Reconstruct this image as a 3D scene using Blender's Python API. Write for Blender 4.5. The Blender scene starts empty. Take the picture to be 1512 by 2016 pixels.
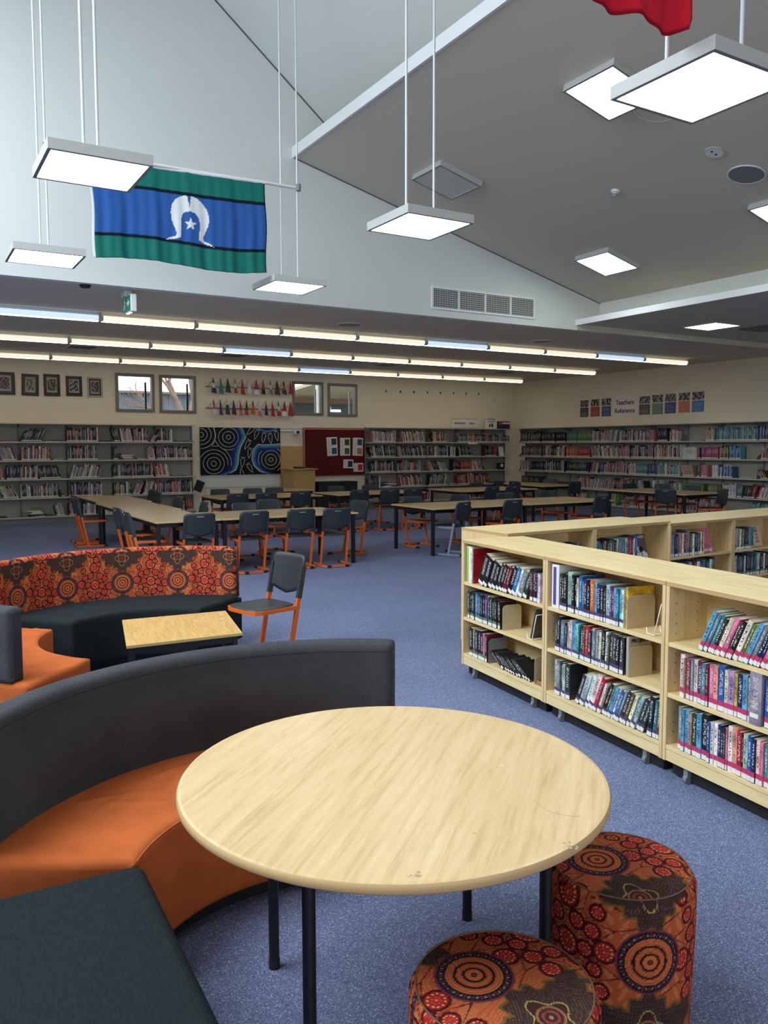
import bpy, bmesh, math, random
import numpy as np
from mathutils import Matrix, Vector

PI = math.pi
SC = bpy.context.scene
COL = SC.collection

# ------------------------------------------------------------------ camera
FPX, PITCH, YAW, ROLL, CAMH = 1603.9, .080242, .536765, -.0017089, 1.65
_F = Vector((math.sin(YAW)*math.cos(PITCH), math.cos(YAW)*math.cos(PITCH), -math.sin(PITCH)))
_r = Vector((math.cos(YAW), -math.sin(YAW), 0.0))
_u = _r.cross(_F)
_r2 = math.cos(ROLL)*_r + math.sin(ROLL)*_u
_u2 = -math.sin(ROLL)*_r + math.cos(ROLL)*_u
cam = bpy.data.cameras.new('camera')
cam.sensor_fit = 'HORIZONTAL'; cam.sensor_width = 36.0; cam.lens = 36.0*FPX/1512.0
cam.clip_start = .05; cam.clip_end = 200
camo = bpy.data.objects.new('camera', cam); COL.objects.link(camo)
camo.matrix_world = Matrix(((_r2.x, _u2.x, -_F.x, 0), (_r2.y, _u2.y, -_F.y, 0), (_r2.z, _u2.z, -_F.z, CAMH), (0, 0, 0, 1)))
SC.camera = camo

# survey of the photograph: where the sight line through a point meets a real plane of the room
def _ray(x, y): return _F + _r2*((x-756)/FPX) + _u2*((1008-y)/FPX)
def onz(x, y, z): d = _ray(x, y); return Vector((0, 0, CAMH)) + d*((z-CAMH)/d.z)
def ony(x, y, Y): d = _ray(x, y); return Vector((0, 0, CAMH)) + d*(Y/d.y)
def onx(x, y, X): d = _ray(x, y); return Vector((0, 0, CAMH)) + d*(X/d.x)
def view_size(p, h):                        # rough size in view of something h tall at p
    v = Vector(p) - Vector((0, 0, CAMH)); return h/max(.1, v.dot(_F))

# ------------------------------------------------------------------ world, exposure, daylight
w = bpy.data.worlds.new('sky'); SC.world = w; w.use_nodes = True
bg = w.node_tree.nodes['Background']; bg.inputs[0].default_value = (.86, .93, 1.0, 1); bg.inputs[1].default_value = 1.6
vs = SC.view_settings
vs.view_transform = 'Standard'; vs.look = 'None'; vs.gamma = 1; vs.use_curve_mapping = False
vs.exposure = 0.5
SC.cycles.max_bounces = 7; SC.cycles.diffuse_bounces = 4; SC.cycles.glossy_bounces = 3
SC.cycles.transmission_bounces = 4; SC.cycles.transparent_max_bounces = 6
SC.cycles.use_denoising = True
SC.cycles.sample_clamp_indirect = 6.0
PANEL_E, STRIP_E = 9.5, .62
def area(name, loc, target, sx, sy, power, col):
    l = bpy.data.lights.new(name, 'AREA'); l.shape = 'RECTANGLE'; l.size = sx; l.size_y = sy
    l.energy = power; l.color = col
    o = bpy.data.objects.new(name, l); COL.objects.link(o); o.location = loc
    o.rotation_euler = (Vector(target)-Vector(loc)).to_track_quat('-Z', 'Y').to_euler()
    return o
area('skylight_daylight', (-3.6, 4.5, 8.3), (1.5, 6.0, 2.0), 5.0, 9.0, 1000, (.80, .92, 1.0))
area('rear_fill_added', (1.0, -4.9, 2.1), (1.6, 4.0, .8), 7.0, 1.9, 70, (.93, .97, 1.0))  # unseen fill lamp added behind the camera for foreground highlights

# ------------------------------------------------------------------ colours and materials
def L(r, g=None, b=None):
    if g is None: r, g, b = r
    f = lambda c: c/255/12.92 if c/255 <= .04045 else ((c/255+.055)/1.055)**2.4
    return (f(r), f(g), f(b))
PAL = {'black': (24, 24, 27), 'charcoal': (48, 50, 56), 'navy': (30, 40, 82), 'blue': (36, 92, 160), 'sky blue': (96, 162, 200),
       'teal': (50, 128, 140), 'dark green': (34, 66, 54), 'green': (82, 140, 62), 'lime green': (160, 205, 70), 'olive': (104, 112, 66),
       'maroon': (96, 26, 36), 'red': (182, 34, 42), 'pink': (214, 108, 138), 'magenta': (176, 44, 112), 'purple': (82, 54, 122),
       'lilac': (160, 140, 176), 'orange': (206, 98, 44), 'yellow': (212, 172, 58), 'tan': (176, 150, 112), 'brown': (98, 70, 50),
       'cream': (222, 212, 188), 'white': (228, 228, 226), 'grey': (122, 124, 128), 'pale grey': (176, 180, 182), 'steel blue': (78, 110, 138),
       'aqua': (104, 186, 190), 'peach': (222, 150, 130), 'pale green': (170, 196, 178)}
NM = {}
def mat(name, col=(.5, .5, .5), rough=.6, metal=0.0, noise=None, bump=None, emit=None, spec=None, attr=None, objcol=False, coat=0.0):
    """noise=(scale, amount, detail, stretch xyz)  bump=(scale, strength, distance)"""
    if name in NM: return NM[name]
    m = bpy.data.materials.new(name); m.use_nodes = True; NM[name] = m
    nt = m.node_tree; N = nt.nodes; K = nt.links; b = N['Principled BSDF']
    b.inputs['Base Color'].default_value = (*col, 1); b.inputs['Roughness'].default_value = rough
    b.inputs['Metallic'].default_value = metal
    if spec is not None: b.inputs['Specular IOR Level'].default_value = spec
    if coat: b.inputs['Coat Weight'].default_value = coat
    src = None
    if attr:
        a = N.new('ShaderNodeAttribute'); a.attribute_name = 'Col'; src = a.outputs['Color']
    if objcol:
        a = N.new('ShaderNodeObjectInfo'); src = a.outputs['Color']
    tc = N.new('ShaderNodeTexCoord')
    def noise_tex(scale, detail, st=(1, 1, 1)):
        mp = N.new('ShaderNodeMapping'); mp.inputs['Scale'].default_value = st
        K.new(tc.outputs['Object'], mp.inputs['Vector'])
        t = N.new('ShaderNodeTexNoise'); t.inputs['Scale'].default_value = scale; t.inputs['Detail'].default_value = detail
        K.new(mp.outputs[0], t.inputs['Vector']); return t
    if noise:
        t = noise_tex(noise[0], noise[2] if len(noise) > 2 else 3, noise[3] if len(noise) > 3 else (1, 1, 1))
        r = N.new('ShaderNodeMapRange'); r.inputs['From Min'].default_value = .3; r.inputs['From Max'].default_value = .7
        r.inputs['To Min'].default_value = 1-noise[1]; r.inputs['To Max'].default_value = 1+noise[1]
        K.new(t.outputs['Fac'], r.inputs['Value'])
        mx = N.new('ShaderNodeVectorMath'); mx.operation = 'SCALE'
        if src: K.new(src, mx.inputs[0])
        else: mx.inputs[0].default_value = col
        K.new(r.outputs[0], mx.inputs['Scale']); src = mx.outputs[0]
    if src: K.new(src, b.inputs['Base Color'])
    if bump:
        t = noise_tex(bump[0], 4)
        bp = N.new('ShaderNodeBump'); bp.inputs['Strength'].default_value = bump[1]; bp.inputs['Distance'].default_value = bump[2]
        K.new(t.outputs['Fac'], bp.inputs['Height']); K.new(bp.outputs[0], b.inputs['Normal'])
    if emit:
        b.inputs['Emission Color'].default_value = (*emit[0], 1); b.inputs['Emission Strength'].default_value = emit[1]
    return m

def wood(name, c1, c2, c3, ang=0.0, stretch=9.0, scale=9.0, rough=.38, axis='x', scuff=False):
    if name in NM: return NM[name]
    m = bpy.data.materials.new(name); m.use_nodes = True; NM[name] = m
    nt = m.node_tree; N = nt.nodes; K = nt.links; b = N['Principled BSDF']
    b.inputs['Roughness'].default_value = rough
    tc = N.new('ShaderNodeTexCoord')
    rot = N.new('ShaderNodeVectorRotate'); rot.rotation_type = 'Z_AXIS'; rot.inputs['Angle'].default_value = -ang
    K.new(tc.outputs['Object'], rot.inputs['Vector'])
    mp = N.new('ShaderNodeMapping')
    s = {'x': (1, stretch, stretch), 'z': (stretch, stretch, 1), 'y': (stretch, 1, stretch)}[axis]
    mp.inputs['Scale'].default_value = s; K.new(rot.outputs[0], mp.inputs['Vector'])
    t = N.new('ShaderNodeTexNoise'); t.inputs['Scale'].default_value = scale*.28; t.inputs['Detail'].default_value = 7
    t.inputs['Roughness'].default_value = .62; t.inputs['Distortion'].default_value = .35
    K.new(mp.outputs[0], t.inputs['Vector'])
    cr = N.new('ShaderNodeValToRGB'); e = cr.color_ramp.elements
    e[0].position = .30; e[0].color = (*c3, 1); e[1].position = .68; e[1].color = (*c1, 1)
    x = cr.color_ramp.elements.new(.46); x.color = (*c2, 1)
    K.new(t.outputs['Fac'], cr.inputs[0])
    out = cr.outputs[0]
    t2 = N.new('ShaderNodeTexNoise'); t2.inputs['Scale'].default_value = scale*2.2; t2.inputs['Detail'].default_value = 3
    K.new(mp.outputs[0], t2.inputs['Vector'])
    r2 = N.new('ShaderNodeMapRange'); r2.inputs['From Min'].default_value = .35; r2.inputs['From Max'].default_value = .75
    r2.inputs['To Min'].default_value = 1.03; r2.inputs['To Max'].default_value = .93
    K.new(t2.outputs['Fac'], r2.inputs['Value'])
    vm = N.new('ShaderNodeVectorMath'); vm.operation = 'SCALE'; K.new(out, vm.inputs[0]); K.new(r2.outputs[0], vm.inputs['Scale'])
    out = vm.outputs[0]
    if scuff:                                   # worn smudges of the laminate
        t3 = N.new('ShaderNodeTexNoise'); t3.inputs['Scale'].default_value = 7; t3.inputs['Detail'].default_value = 8
        t3.inputs['Roughness'].default_value = .75
        K.new(tc.outputs['Object'], t3.inputs['Vector'])
        r3 = N.new('ShaderNodeMapRange'); r3.inputs['From Min'].default_value = .68; r3.inputs['From Max'].default_value = .74
        K.new(t3.outputs['Fac'], r3.inputs['Value'])
        mx = N.new('ShaderNodeMix'); mx.data_type = 'RGBA'
        K.new(r3.outputs[0], mx.inputs['Factor']); K.new(out, mx.inputs[6]); mx.inputs[7].default_value = (*L(186, 152, 110), 1)
        out = mx.outputs[2]
    K.new(out, b.inputs['Base Color'])
    return m

def weave(name, col, scale, amount, rough=.95, ang=PI/4):
    if name in NM: return NM[name]
    m = bpy.data.materials.new(name); m.use_nodes = True; NM[name] = m
    nt = m.node_tree; N = nt.nodes; K = nt.links; b = N['Principled BSDF']
    b.inputs['Roughness'].default_value = rough; b.inputs['Specular IOR Level'].default_value = .15
    uv = N.new('ShaderNodeUVMap')
    ws = []
    for a in (ang, ang+PI/2):
        mp = N.new('ShaderNodeMapping'); mp.inputs['Rotation'].default_value = (0, 0, a); K.new(uv.outputs[0], mp.inputs['Vector'])
        wv = N.new('ShaderNodeTexWave'); wv.inputs['Scale'].default_value = scale; wv.bands_direction = 'X'
        K.new(mp.outputs[0], wv.inputs['Vector']); ws.append(wv)
    mu = N.new('ShaderNodeMath'); mu.operation = 'MULTIPLY'; K.new(ws[0].outputs['Fac'], mu.inputs[0]); K.new(ws[1].outputs['Fac'], mu.inputs[1])
    r = N.new('ShaderNodeMapRange'); r.inputs['To Min'].default_value = 1-amount; r.inputs['To Max'].default_value = 1+amount*1.6
    K.new(mu.outputs[0], r.inputs['Value'])
    tc = N.new('ShaderNodeTexCoord'); t = N.new('ShaderNodeTexNoise'); t.inputs['Scale'].default_value = 5; t.inputs['Detail'].default_value = 5
    K.new(tc.outputs['Object'], t.inputs['Vector'])
    r2 = N.new('ShaderNodeMapRange'); r2.inputs['From Min'].default_value = .3; r2.inputs['From Max'].default_value = .7
    r2.inputs['To Min'].default_value = .88; r2.inputs['To Max'].default_value = 1.12; K.new(t.outputs['Fac'], r2.inputs['Value'])
    m2 = N.new('ShaderNodeMath'); m2.operation = 'MULTIPLY'; K.new(r.outputs[0], m2.inputs[0]); K.new(r2.outputs[0], m2.inputs[1])
    vm = N.new('ShaderNodeVectorMath'); vm.operation = 'SCALE'; vm.inputs[0].default_value = col; K.new(m2.outputs[0], vm.inputs['Scale'])
    K.new(vm.outputs[0], b.inputs['Base Color'])
    bp = N.new('ShaderNodeBump'); bp.inputs['Strength'].default_value = .35; bp.inputs['Distance'].default_value = .002
    K.new(mu.outputs[0], bp.inputs['Height']); K.new(bp.outputs[0], b.inputs['Normal'])
    return m

def carpet_mat():
    m = bpy.data.materials.new('carpet'); m.use_nodes = True
    nt = m.node_tree; N = nt.nodes; K = nt.links; b = N['Principled BSDF']
    b.inputs['Roughness'].default_value = 1; b.inputs['Specular IOR Level'].default_value = .05
    tc = N.new('ShaderNodeTexCoord')
    v = N.new('ShaderNodeTexVoronoi'); v.inputs['Scale'].default_value = 330; K.new(tc.outputs['Object'], v.inputs['Vector'])
    sp = N.new('ShaderNodeSeparateColor'); K.new(v.outputs['Color'], sp.inputs[0])
    cr = N.new('ShaderNodeValToRGB'); cr.color_ramp.interpolation = 'CONSTANT'
    E_ = cr.color_ramp.elements
    E_[0].position = 0; E_[0].color = (*L(88, 97, 130), 1); E_[1].position = .95; E_[1].color = (*L(178, 186, 206), 1)
    for p, c in ((.26, (104, 113, 145)), (.55, (118, 128, 160)), (.70, (120, 114, 148)), (.78, (134, 145, 174))):
        x = E_.new(p); x.color = (*L(*c), 1)
    K.new(sp.outputs[0], cr.inputs[0])
    t = N.new('ShaderNodeTexNoise'); t.inputs['Scale'].default_value = 1.1; t.inputs['Detail'].default_value = 5; K.new(tc.outputs['Object'], t.inputs['Vector'])
    r = N.new('ShaderNodeMapRange'); r.inputs['From Min'].default_value = .3; r.inputs['From Max'].default_value = .7
    r.inputs['To Min'].default_value = .92; r.inputs['To Max'].default_value = 1.08; K.new(t.outputs['Fac'], r.inputs['Value'])
    vm = N.new('ShaderNodeVectorMath'); vm.operation = 'SCALE'; K.new(cr.outputs[0], vm.inputs[0]); K.new(r.outputs[0], vm.inputs['Scale'])
    K.new(vm.outputs[0], b.inputs['Base Color'])
    bp = N.new('ShaderNodeBump'); bp.inputs['Strength'].default_value = .5; bp.inputs['Distance'].default_value = .004
    K.new(v.outputs['Distance'], bp.inputs['Height']); K.new(bp.outputs[0], b.inputs['Normal'])
    return m

def cover_mat():
    """book cover: the object's own colour with a line of small title marks down the spine"""
    m = bpy.data.materials.new('book_cover'); m.use_nodes = True
    nt = m.node_tree; N = nt.nodes; K = nt.links; b = N['Principled BSDF']; b.inputs['Roughness'].default_value = .38
    oi = N.new('ShaderNodeObjectInfo'); tc = N.new('ShaderNodeTexCoord')
    sx = N.new('ShaderNodeSeparateXYZ'); K.new(tc.outputs['Generated'], sx.inputs[0])
    def rng(sock, a, bb):
        g = N.new('ShaderNodeMath'); g.operation = 'GREATER_THAN'; g.inputs[1].default_value = a; K.new(sock, g.inputs[0])
        l = N.new('ShaderNodeMath'); l.operation = 'LESS_THAN'; l.inputs[1].default_value = bb; K.new(sock, l.inputs[0])
        mu = N.new('ShaderNodeMath'); mu.operation = 'MULTIPLY'; K.new(g.outputs[0], mu.inputs[0]); K.new(l.outputs[0], mu.inputs[1]); return mu.outputs[0]
    def mul(a, c):
        mu = N.new('ShaderNodeMath'); mu.operation = 'MULTIPLY'; K.new(a, mu.inputs[0]); K.new(c, mu.inputs[1]); return mu.outputs[0]
    ad = N.new('ShaderNodeVectorMath'); ad.operation = 'ADD'; K.new(tc.outputs['Object'], ad.inputs[0])
    cb = N.new('ShaderNodeCombineXYZ'); rm = N.new('ShaderNodeMath'); rm.operation = 'MULTIPLY'; rm.inputs[1].default_value = 37; K.new(oi.outputs['Random'], rm.inputs[0])
    K.new(rm.outputs[0], cb.inputs[0]); K.new(rm.outputs[0], cb.inputs[2]); K.new(cb.outputs[0], ad.inputs[1])
    mp = N.new('ShaderNodeMapping'); mp.inputs['Scale'].default_value = (110, 1, 170); K.new(ad.outputs[0], mp.inputs['Vector'])
    t = N.new('ShaderNodeTexNoise'); t.inputs['Scale'].default_value = 1; t.inputs['Detail'].default_value = 1; K.new(mp.outputs[0], t.inputs['Vector'])
    th = N.new('ShaderNodeMath'); th.operation = 'GREATER_THAN'; th.inputs[1].default_value = .53; K.new(t.outputs['Fac'], th.inputs[0])
    mask = mul(mul(th.outputs[0], rng(sx.outputs['X'], .27, .73)), mul(rng(sx.outputs['Z'], .34, .90), rng(sx.outputs['Y'], -1, .06)))
    # title ink light on dark covers, dark on light covers
    lum = N.new('ShaderNodeRGBToBW'); K.new(oi.outputs['Color'], lum.inputs[0])
    inv = N.new('ShaderNodeMath'); inv.operation = 'LESS_THAN'; inv.inputs[1].default_value = .28; K.new(lum.outputs[0], inv.inputs[0])
    ink = N.new('ShaderNodeMix'); ink.data_type = 'RGBA'; K.new(inv.outputs[0], ink.inputs['Factor'])
    ink.inputs[6].default_value = (.05, .04, .06, 1); ink.inputs[7].default_value = (.62, .60, .56, 1)
    # second colour: a band of artwork at the head or foot of the spine on some covers
    t4 = N.new('ShaderNodeTexNoise'); t4.inputs['Scale'].default_value = 16; t4.inputs['Detail'].default_value = 2; K.new(ad.outputs[0], t4.inputs['Vector'])
    hs = N.new('ShaderNodeHueSaturation'); K.new(oi.outputs['Color'], hs.inputs['Color'])
    r4 = N.new('ShaderNodeMapRange'); r4.inputs['From Min'].default_value = .35; r4.inputs['From Max'].default_value = .65; r4.inputs['To Min'].default_value = .62; r4.inputs['To Max'].default_value = 1.35
    K.new(t4.outputs['Fac'], r4.inputs['Value']); K.new(r4.outputs[0], hs.inputs['Value'])
    mx = N.new('ShaderNodeMix'); mx.data_type = 'RGBA'; K.new(mask, mx.inputs['Factor']); K.new(hs.outputs[0], mx.inputs[6]); K.new(ink.outputs[2], mx.inputs[7])
    K.new(mx.outputs[2], b.inputs['Base Color'])
    return m

M_WALL = mat('wall_paint', L(238, 228, 206), .85, bump=(140, .05, .001))
M_WALLC = mat('cool_wall_paint', L(222, 226, 222), .85, bump=(140, .05, .001))
M_CEIL = mat('ceiling_paint', L(208, 202, 188), .95)
M_TRIM = mat('white_gloss_trim', L(238, 240, 240), .4)
M_CARPET = carpet_mat()
M_STEEL = mat('grey_shelf_steel', L(186, 186, 176), .45)
M_STEELB = mat('shelf_back_steel', L(160, 158, 148), .6)
M_STEELD = mat('mid_grey_shelf_steel', L(120, 126, 126), .5)
M_BLACK = mat('black_powder_coat', (.008, .009, .012), .4)
M_RUBBER = mat('black_plastic', (.012, .012, .014), .55)
M_SHELL = mat('blue_grey_chair_plastic', L(44, 51, 56), .42, bump=(400, .1, .0006))
M_ORANGE = mat('orange_tube_enamel', L(218, 100, 34), .36)
M_GREYTUBE = mat('grey_tube_enamel', L(132, 146, 160), .36)
M_MAPLE = wood('pale_maple_laminate', L(240, 218, 164), L(232, 206, 150), L(216, 186, 128), stretch=10, scale=9)
M_MAPLEZ = wood('pale_maple_upright', L(236, 208, 158), L(226, 194, 142), L(208, 172, 118), stretch=10, scale=9, axis='z')
M_ROUND = wood('worn_maple_laminate', L(224, 194, 146), L(214, 182, 132), L(198, 162, 112), ang=.72, stretch=15, scale=11, rough=.33, scuff=True)
M_EDGE = mat('maple_edge_band', L(196, 162, 114), .45)
M_OAK = wood('honey_oak_laminate', L(222, 182, 118), L(206, 164, 98), L(184, 140, 80), ang=1.42, stretch=9, scale=24, rough=.35)
M_DESK = wood('beech_desk_laminate', L(206, 182, 142), L(194, 168, 126), L(170, 142, 100), stretch=8, scale=8, rough=.22)
M_PAPER = mat('book_pages', L(214, 202, 176), .9, noise=(300, .1, 1, (.05, .05, 1)))
M_STICK = mat('white_spine_sticker', L(236, 232, 224), .5)
M_PINK = mat('pink_spine_sticker', L(196, 60, 104), .5)
M_PURP = mat('purple_spine_sticker', L(84, 70, 108), .5)
M_GREENST = mat('green_spine_sticker', L(106, 124, 92), .5)
M_COVER = cover_mat()
M_COL = mat('printed_colour', rough=.55, attr=True)
M_COLG = mat('glossy_print', rough=.22, attr=True)
M_CLOTH = mat('printed_fabric', rough=.9, attr=True, spec=.15, bump=(900, .25, .0008))
M_FLAG = mat('flag_cloth', rough=.75, attr=True, spec=.1)
M_TWILL = weave('charcoal_twill', L(76, 77, 82), 55, .5)
M_SUEDE = mat('orange_suede', L(186, 96, 50), .95, noise=(7, .12, 6), bump=(260, .35, .0015), spec=.1)
M_BLK = mat('black_upholstery', L(34, 40, 42), .95, noise=(150, .2, 3, (1, .3, 1)), bump=(300, .4, .001), spec=.12)
M_DARKW = mat('dark_base', (.01, .01, .01), .7)
M_ALU = mat('anodised_frame', L(128, 122, 112), .5)
M_FIX = mat('light_fitting_enamel', L(190, 192, 188), .4)
M_PANEL = mat('lit_panel_diffuser', (.9, .9, .9), .5, emit=((.93, 1.0, .97), PANEL_E))
M_PANELOFF = mat('unlit_panel_diffuser', L(196, 196, 186), .5)
M_LENSW = mat('warm_strip_lens', (.9, .88, .8), .5, emit=((1.0, .90, .70), 5.2))
M_LENSC = mat('cool_strip_lens', (.8, .86, .95), .5, emit=((.62, .78, 1.0), 5.2))
M_STRIPW = mat('warm_strip_diffuser', (.9, .88, .8), .5, emit=((1.0, .88, .66), STRIP_E))
M_STRIPC = mat('cool_strip_diffuser', (.8, .86, .95), .5, emit=((.60, .76, 1.0), STRIP_E))
M_ROD = mat('brushed_rod', L(218, 224, 228), .3)
M_WHITEP = mat('white_plastic', L(232, 234, 232), .45)
M_BEIGE = mat('beige_bookend_steel', L(196, 180, 146), .5)
M_WIRE = mat('white_wire', L(238, 238, 236), .35)
M_GLASS = mat('window_glass', (1, 1, 1), .02)
_b = M_GLASS.node_tree.nodes['Principled BSDF']; _b.inputs['Transmission Weight'].default_value = 1.0; _b.inputs['IOR'].default_value = 1.02
M_INK = mat('dark_ink', (.02, .02, .03), .6)

# ------------------------------------------------------------------ mesh building
class MB:
    def __init__(s): s.v = []; s.f = []; s.c = []; s.m = []; s.sm = []; s.uv = None
    def add(s, vs, fs, col=None, mi=0, smooth=False):
        o = len(s.v); s.v += [tuple(v) for v in vs]
        for f in fs: s.f.append(tuple(i+o for i in f)); s.c.append(col); s.m.append(mi); s.sm.append(smooth)
        return s
    def box(s, a, b, col=None, mi=0, M=None):
        x0, y0, z0 = a; x1, y1, z1 = b
        vs = [(x0, y0, z0), (x1, y0, z0), (x1, y1, z0), (x0, y1, z0), (x0, y0, z1), (x1, y0, z1), (x1, y1, z1), (x0, y1, z1)]
        if M is not None: vs = [M @ Vector(v) for v in vs]
        return s.add(vs, [(0, 3, 2, 1), (4, 5, 6, 7), (0, 1, 5, 4), (1, 2, 6, 5), (2, 3, 7, 6), (3, 0, 4, 7)], col, mi)
    def cbox(s, a, b, r, M=None, col=None, mi=0, seg=2):
        """chamfered box"""
        x0, y0, z0 = a; x1, y1, z1 = b; r = min(r, (x1-x0)/2.01, (y1-y0)/2.01, (z1-z0)/2.01)
        bm = bmesh.new(); bmesh.ops.create_cube(bm, size=1)
        for v in bm.verts: v.co = Vector((x0+(v.co.x+.5)*(x1-x0), y0+(v.co.y+.5)*(y1-y0), z0+(v.co.z+.5)*(z1-z0)))
        bmesh.ops.bevel(bm, geom=bm.edges[:], offset=r, segments=seg, profile=.5, affect='EDGES')
        bm.verts.index_update()
        vs = [v.co.copy() for v in bm.verts]
        if M is not None: vs = [M @ v for v in vs]
        s.add(vs, [[v.index for v in f.verts] for f in bm.faces], col, mi); bm.free(); return s
    def cyl(s, p0, p1, r0, r1=None, n=12, cap=True, mi=0, smooth=True, col=None):
        p0 = Vector(p0); p1 = Vector(p1); r1 = r0 if r1 is None else r1
        d = (p1-p0).normalized(); a = d.orthogonal().normalized(); b = d.cross(a)
        vs = []
        for p, r in ((p0, r0), (p1, r1)):
            for i in range(n):
                t = 2*PI*i/n; vs.append(p+(a*math.cos(t)+b*math.sin(t))*r)
        s.add(vs, [(i, (i+1) % n, n+(i+1) % n, n+i) for i in range(n)], col, mi, smooth)
        if cap:
            s.add(vs[:n], [tuple(range(n))[::-1]], col, mi); s.add(vs[n:], [tuple(range(n))], col, mi)
        return s
    def tube(s, pts, w, h=None, n=8, mi=0, up=(0, 0, 1), closed=False, col=None):
        """sweep a round (h None) or rectangular profile along a polyline with mitred corners"""
        P = [Vector(p) for p in pts]; up = Vector(up); rings = []; N_ = len(P)
        for i, p in enumerate(P):
            if closed: d0 = (p-P[i-1]).normalized(); d1 = (P[(i+1) % N_]-p).normalized()
            else:
                d0 = (p-P[i-1]).normalized() if i else (P[1]-p).normalized()
                d1 = (P[i+1]-p).normalized() if i < N_-1 else d0
            t = (d0+d1); t = t.normalized() if t.length > 1e-6 else d0
            sd = t.cross(up); sd = sd.normalized() if sd.length > 1e-4 else t.orthogonal().normalized()
            uu = sd.cross(t).normalized(); k = 1/max(.35, t.dot(d0))
            if h is None: ring = [p+sd*(math.cos(2*PI*j/n)*w*k)+uu*(math.sin(2*PI*j/n)*w) for j in range(n)]
            else: ring = [p+sd*(a*w/2*k)+uu*(b*h/2) for a, b in ((-1, -1), (1, -1), (1, 1), (-1, 1))]
            rings.append(ring)
        m = len(rings[0]); vs = [v for r in rings for v in r]; fs = []
        for i in range(N_ if closed else N_-1):
            for j in range(m):
                a = i*m+j; b = i*m+(j+1) % m; c = ((i+1) % N_)*m+(j+1) % m; d = ((i+1) % N_)*m+j; fs.append((a, d, c, b))
        if not closed: fs += [tuple(range(m)), tuple(range((N_-1)*m, N_*m))[::-1]]
        return s.add(vs, fs, col, mi, h is None)
    def prism(s, poly, z0, z1, M=None, col=None, mi=0):
        n = len(poly); vs = [Vector((x, y, z0)) for x, y in poly]+[Vector((x, y, z1)) for x, y in poly]
        if M is not None: vs = [M @ v for v in vs]
        return s.add(vs, [tuple(range(n))[::-1], tuple(range(n, 2*n))]+[(i, (i+1) % n, n+(i+1) % n, n+i) for i in range(n)], col, mi)
    def disc(s, c, r, z0, z1, n=20, M=None, col=None, mi=0):
        return s.prism([(c[0]+r*math.cos(2*PI*i/n), c[1]+r*math.sin(2*PI*i/n)) for i in range(n)], z0, z1, M, col, mi)
    def sweep(s, rings, closed_ring=True, cap=True, smooth=True):
        n = len(rings[0]); vs = [v for r in rings for v in r]; fs = []
        for i in range(len(rings)-1):
            for j in range(n if closed_ring else n-1):
                fs.append((i*n+j, i*n+(j+1) % n, (i+1)*n+(j+1) % n, (i+1)*n+j))
        s.add(vs, fs, None, 0, smooth)
        if cap: s.add(rings[0], [tuple(range(n))[::-1]]); s.add(rings[-1], [tuple(range(n))])
        return s
    def mesh(s, name, mats):
        me = bpy.data.meshes.new(name); me.from_pydata(s.v, [], s.f)
        for m in (mats if isinstance(mats, (list, tuple)) else [mats]): me.materials.append(m)
        if any(s.m): me.polygons.foreach_set('material_index', s.m)
        if any(s.sm): me.polygons.foreach_set('use_smooth', s.sm)
        if any(c is not None for c in s.c):
            at = me.color_attributes.new('Col', 'FLOAT_COLOR', 'CORNER'); buf = []
            for f, c in zip(s.f, s.c):
                c = c or (.5, .5, .5); buf += [c[0], c[1], c[2], 1.0]*len(f)
            at.data.foreach_set('color', buf)
        if s.uv is not None:
            ul = me.uv_layers.new(name='UVMap'); li = np.empty(len(me.loops), dtype=np.int32); me.loops.foreach_get('vertex_index', li)
            ul.data.foreach_set('uv', np.asarray(s.uv, dtype=np.float32)[li].ravel())
        me.update(); return me

def put(name, me, parent=None, M=None, kind=None):
    o = bpy.data.objects.new(name, me); COL.objects.link(o)
    if parent is not None: o.parent = parent
    if M is not None: o.matrix_basis = M
    if kind: o['kind'] = kind
    return o
def part(name, mb, m, parent, M=None, kind=None, label=None):
    o = put(name, mb.mesh(name, m), parent, M, kind)
    if label: o['label'] = label
    return o
def tag(o, label, cat, group=None, kind=None):
    o['label'] = label; o['category'] = cat
    if group: o['group'] = group
    if kind: o['kind'] = kind
    return o
def thing(name, label, cat, M, group=None):
    o = bpy.data.objects.new(name, None); COL.objects.link(o); o.empty_display_size = .05
    o.matrix_basis = M if isinstance(M, Matrix) else Matrix.Translation(M)
    return tag(o, label, cat, group)
def single(name, mb, m, label, cat, M=None, group=None):
    return tag(put(name, mb.mesh(name, m), None, M), label, cat, group)
def struct(name, mb, m, M=None, parent=None):
    o = put(name, mb.mesh(name, m), parent, M)
    if parent is None: o['kind'] = 'structure'
    return o
def frame(o, x, y=None):
    """matrix from origin, x direction, (y direction), z = x cross y"""
    x = Vector(x).normalized(); z = Vector((0, 0, 1)); y = Vector(y).normalized() if y is not None else z.cross(x)
    z = x.cross(y); o = Vector(o)
    return Matrix(((x.x, y.x, z.x, o.x), (x.y, y.y, z.y, o.y), (x.z, y.z, z.z, o.z), (0, 0, 0, 1)))
ORD = ['', 'first', 'second', 'third', 'fourth', 'fifth', 'sixth', 'seventh', 'eighth', 'ninth', 'tenth', 'eleventh', 'twelfth', 'thirteenth']
def nth(n):
    if n < len(ORD): return ORD[n]
    return str(n)+({1: 'st', 2: 'nd', 3: 'rd'}.get(n % 10, 'th') if n % 100 not in (11, 12, 13) else 'th')

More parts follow.
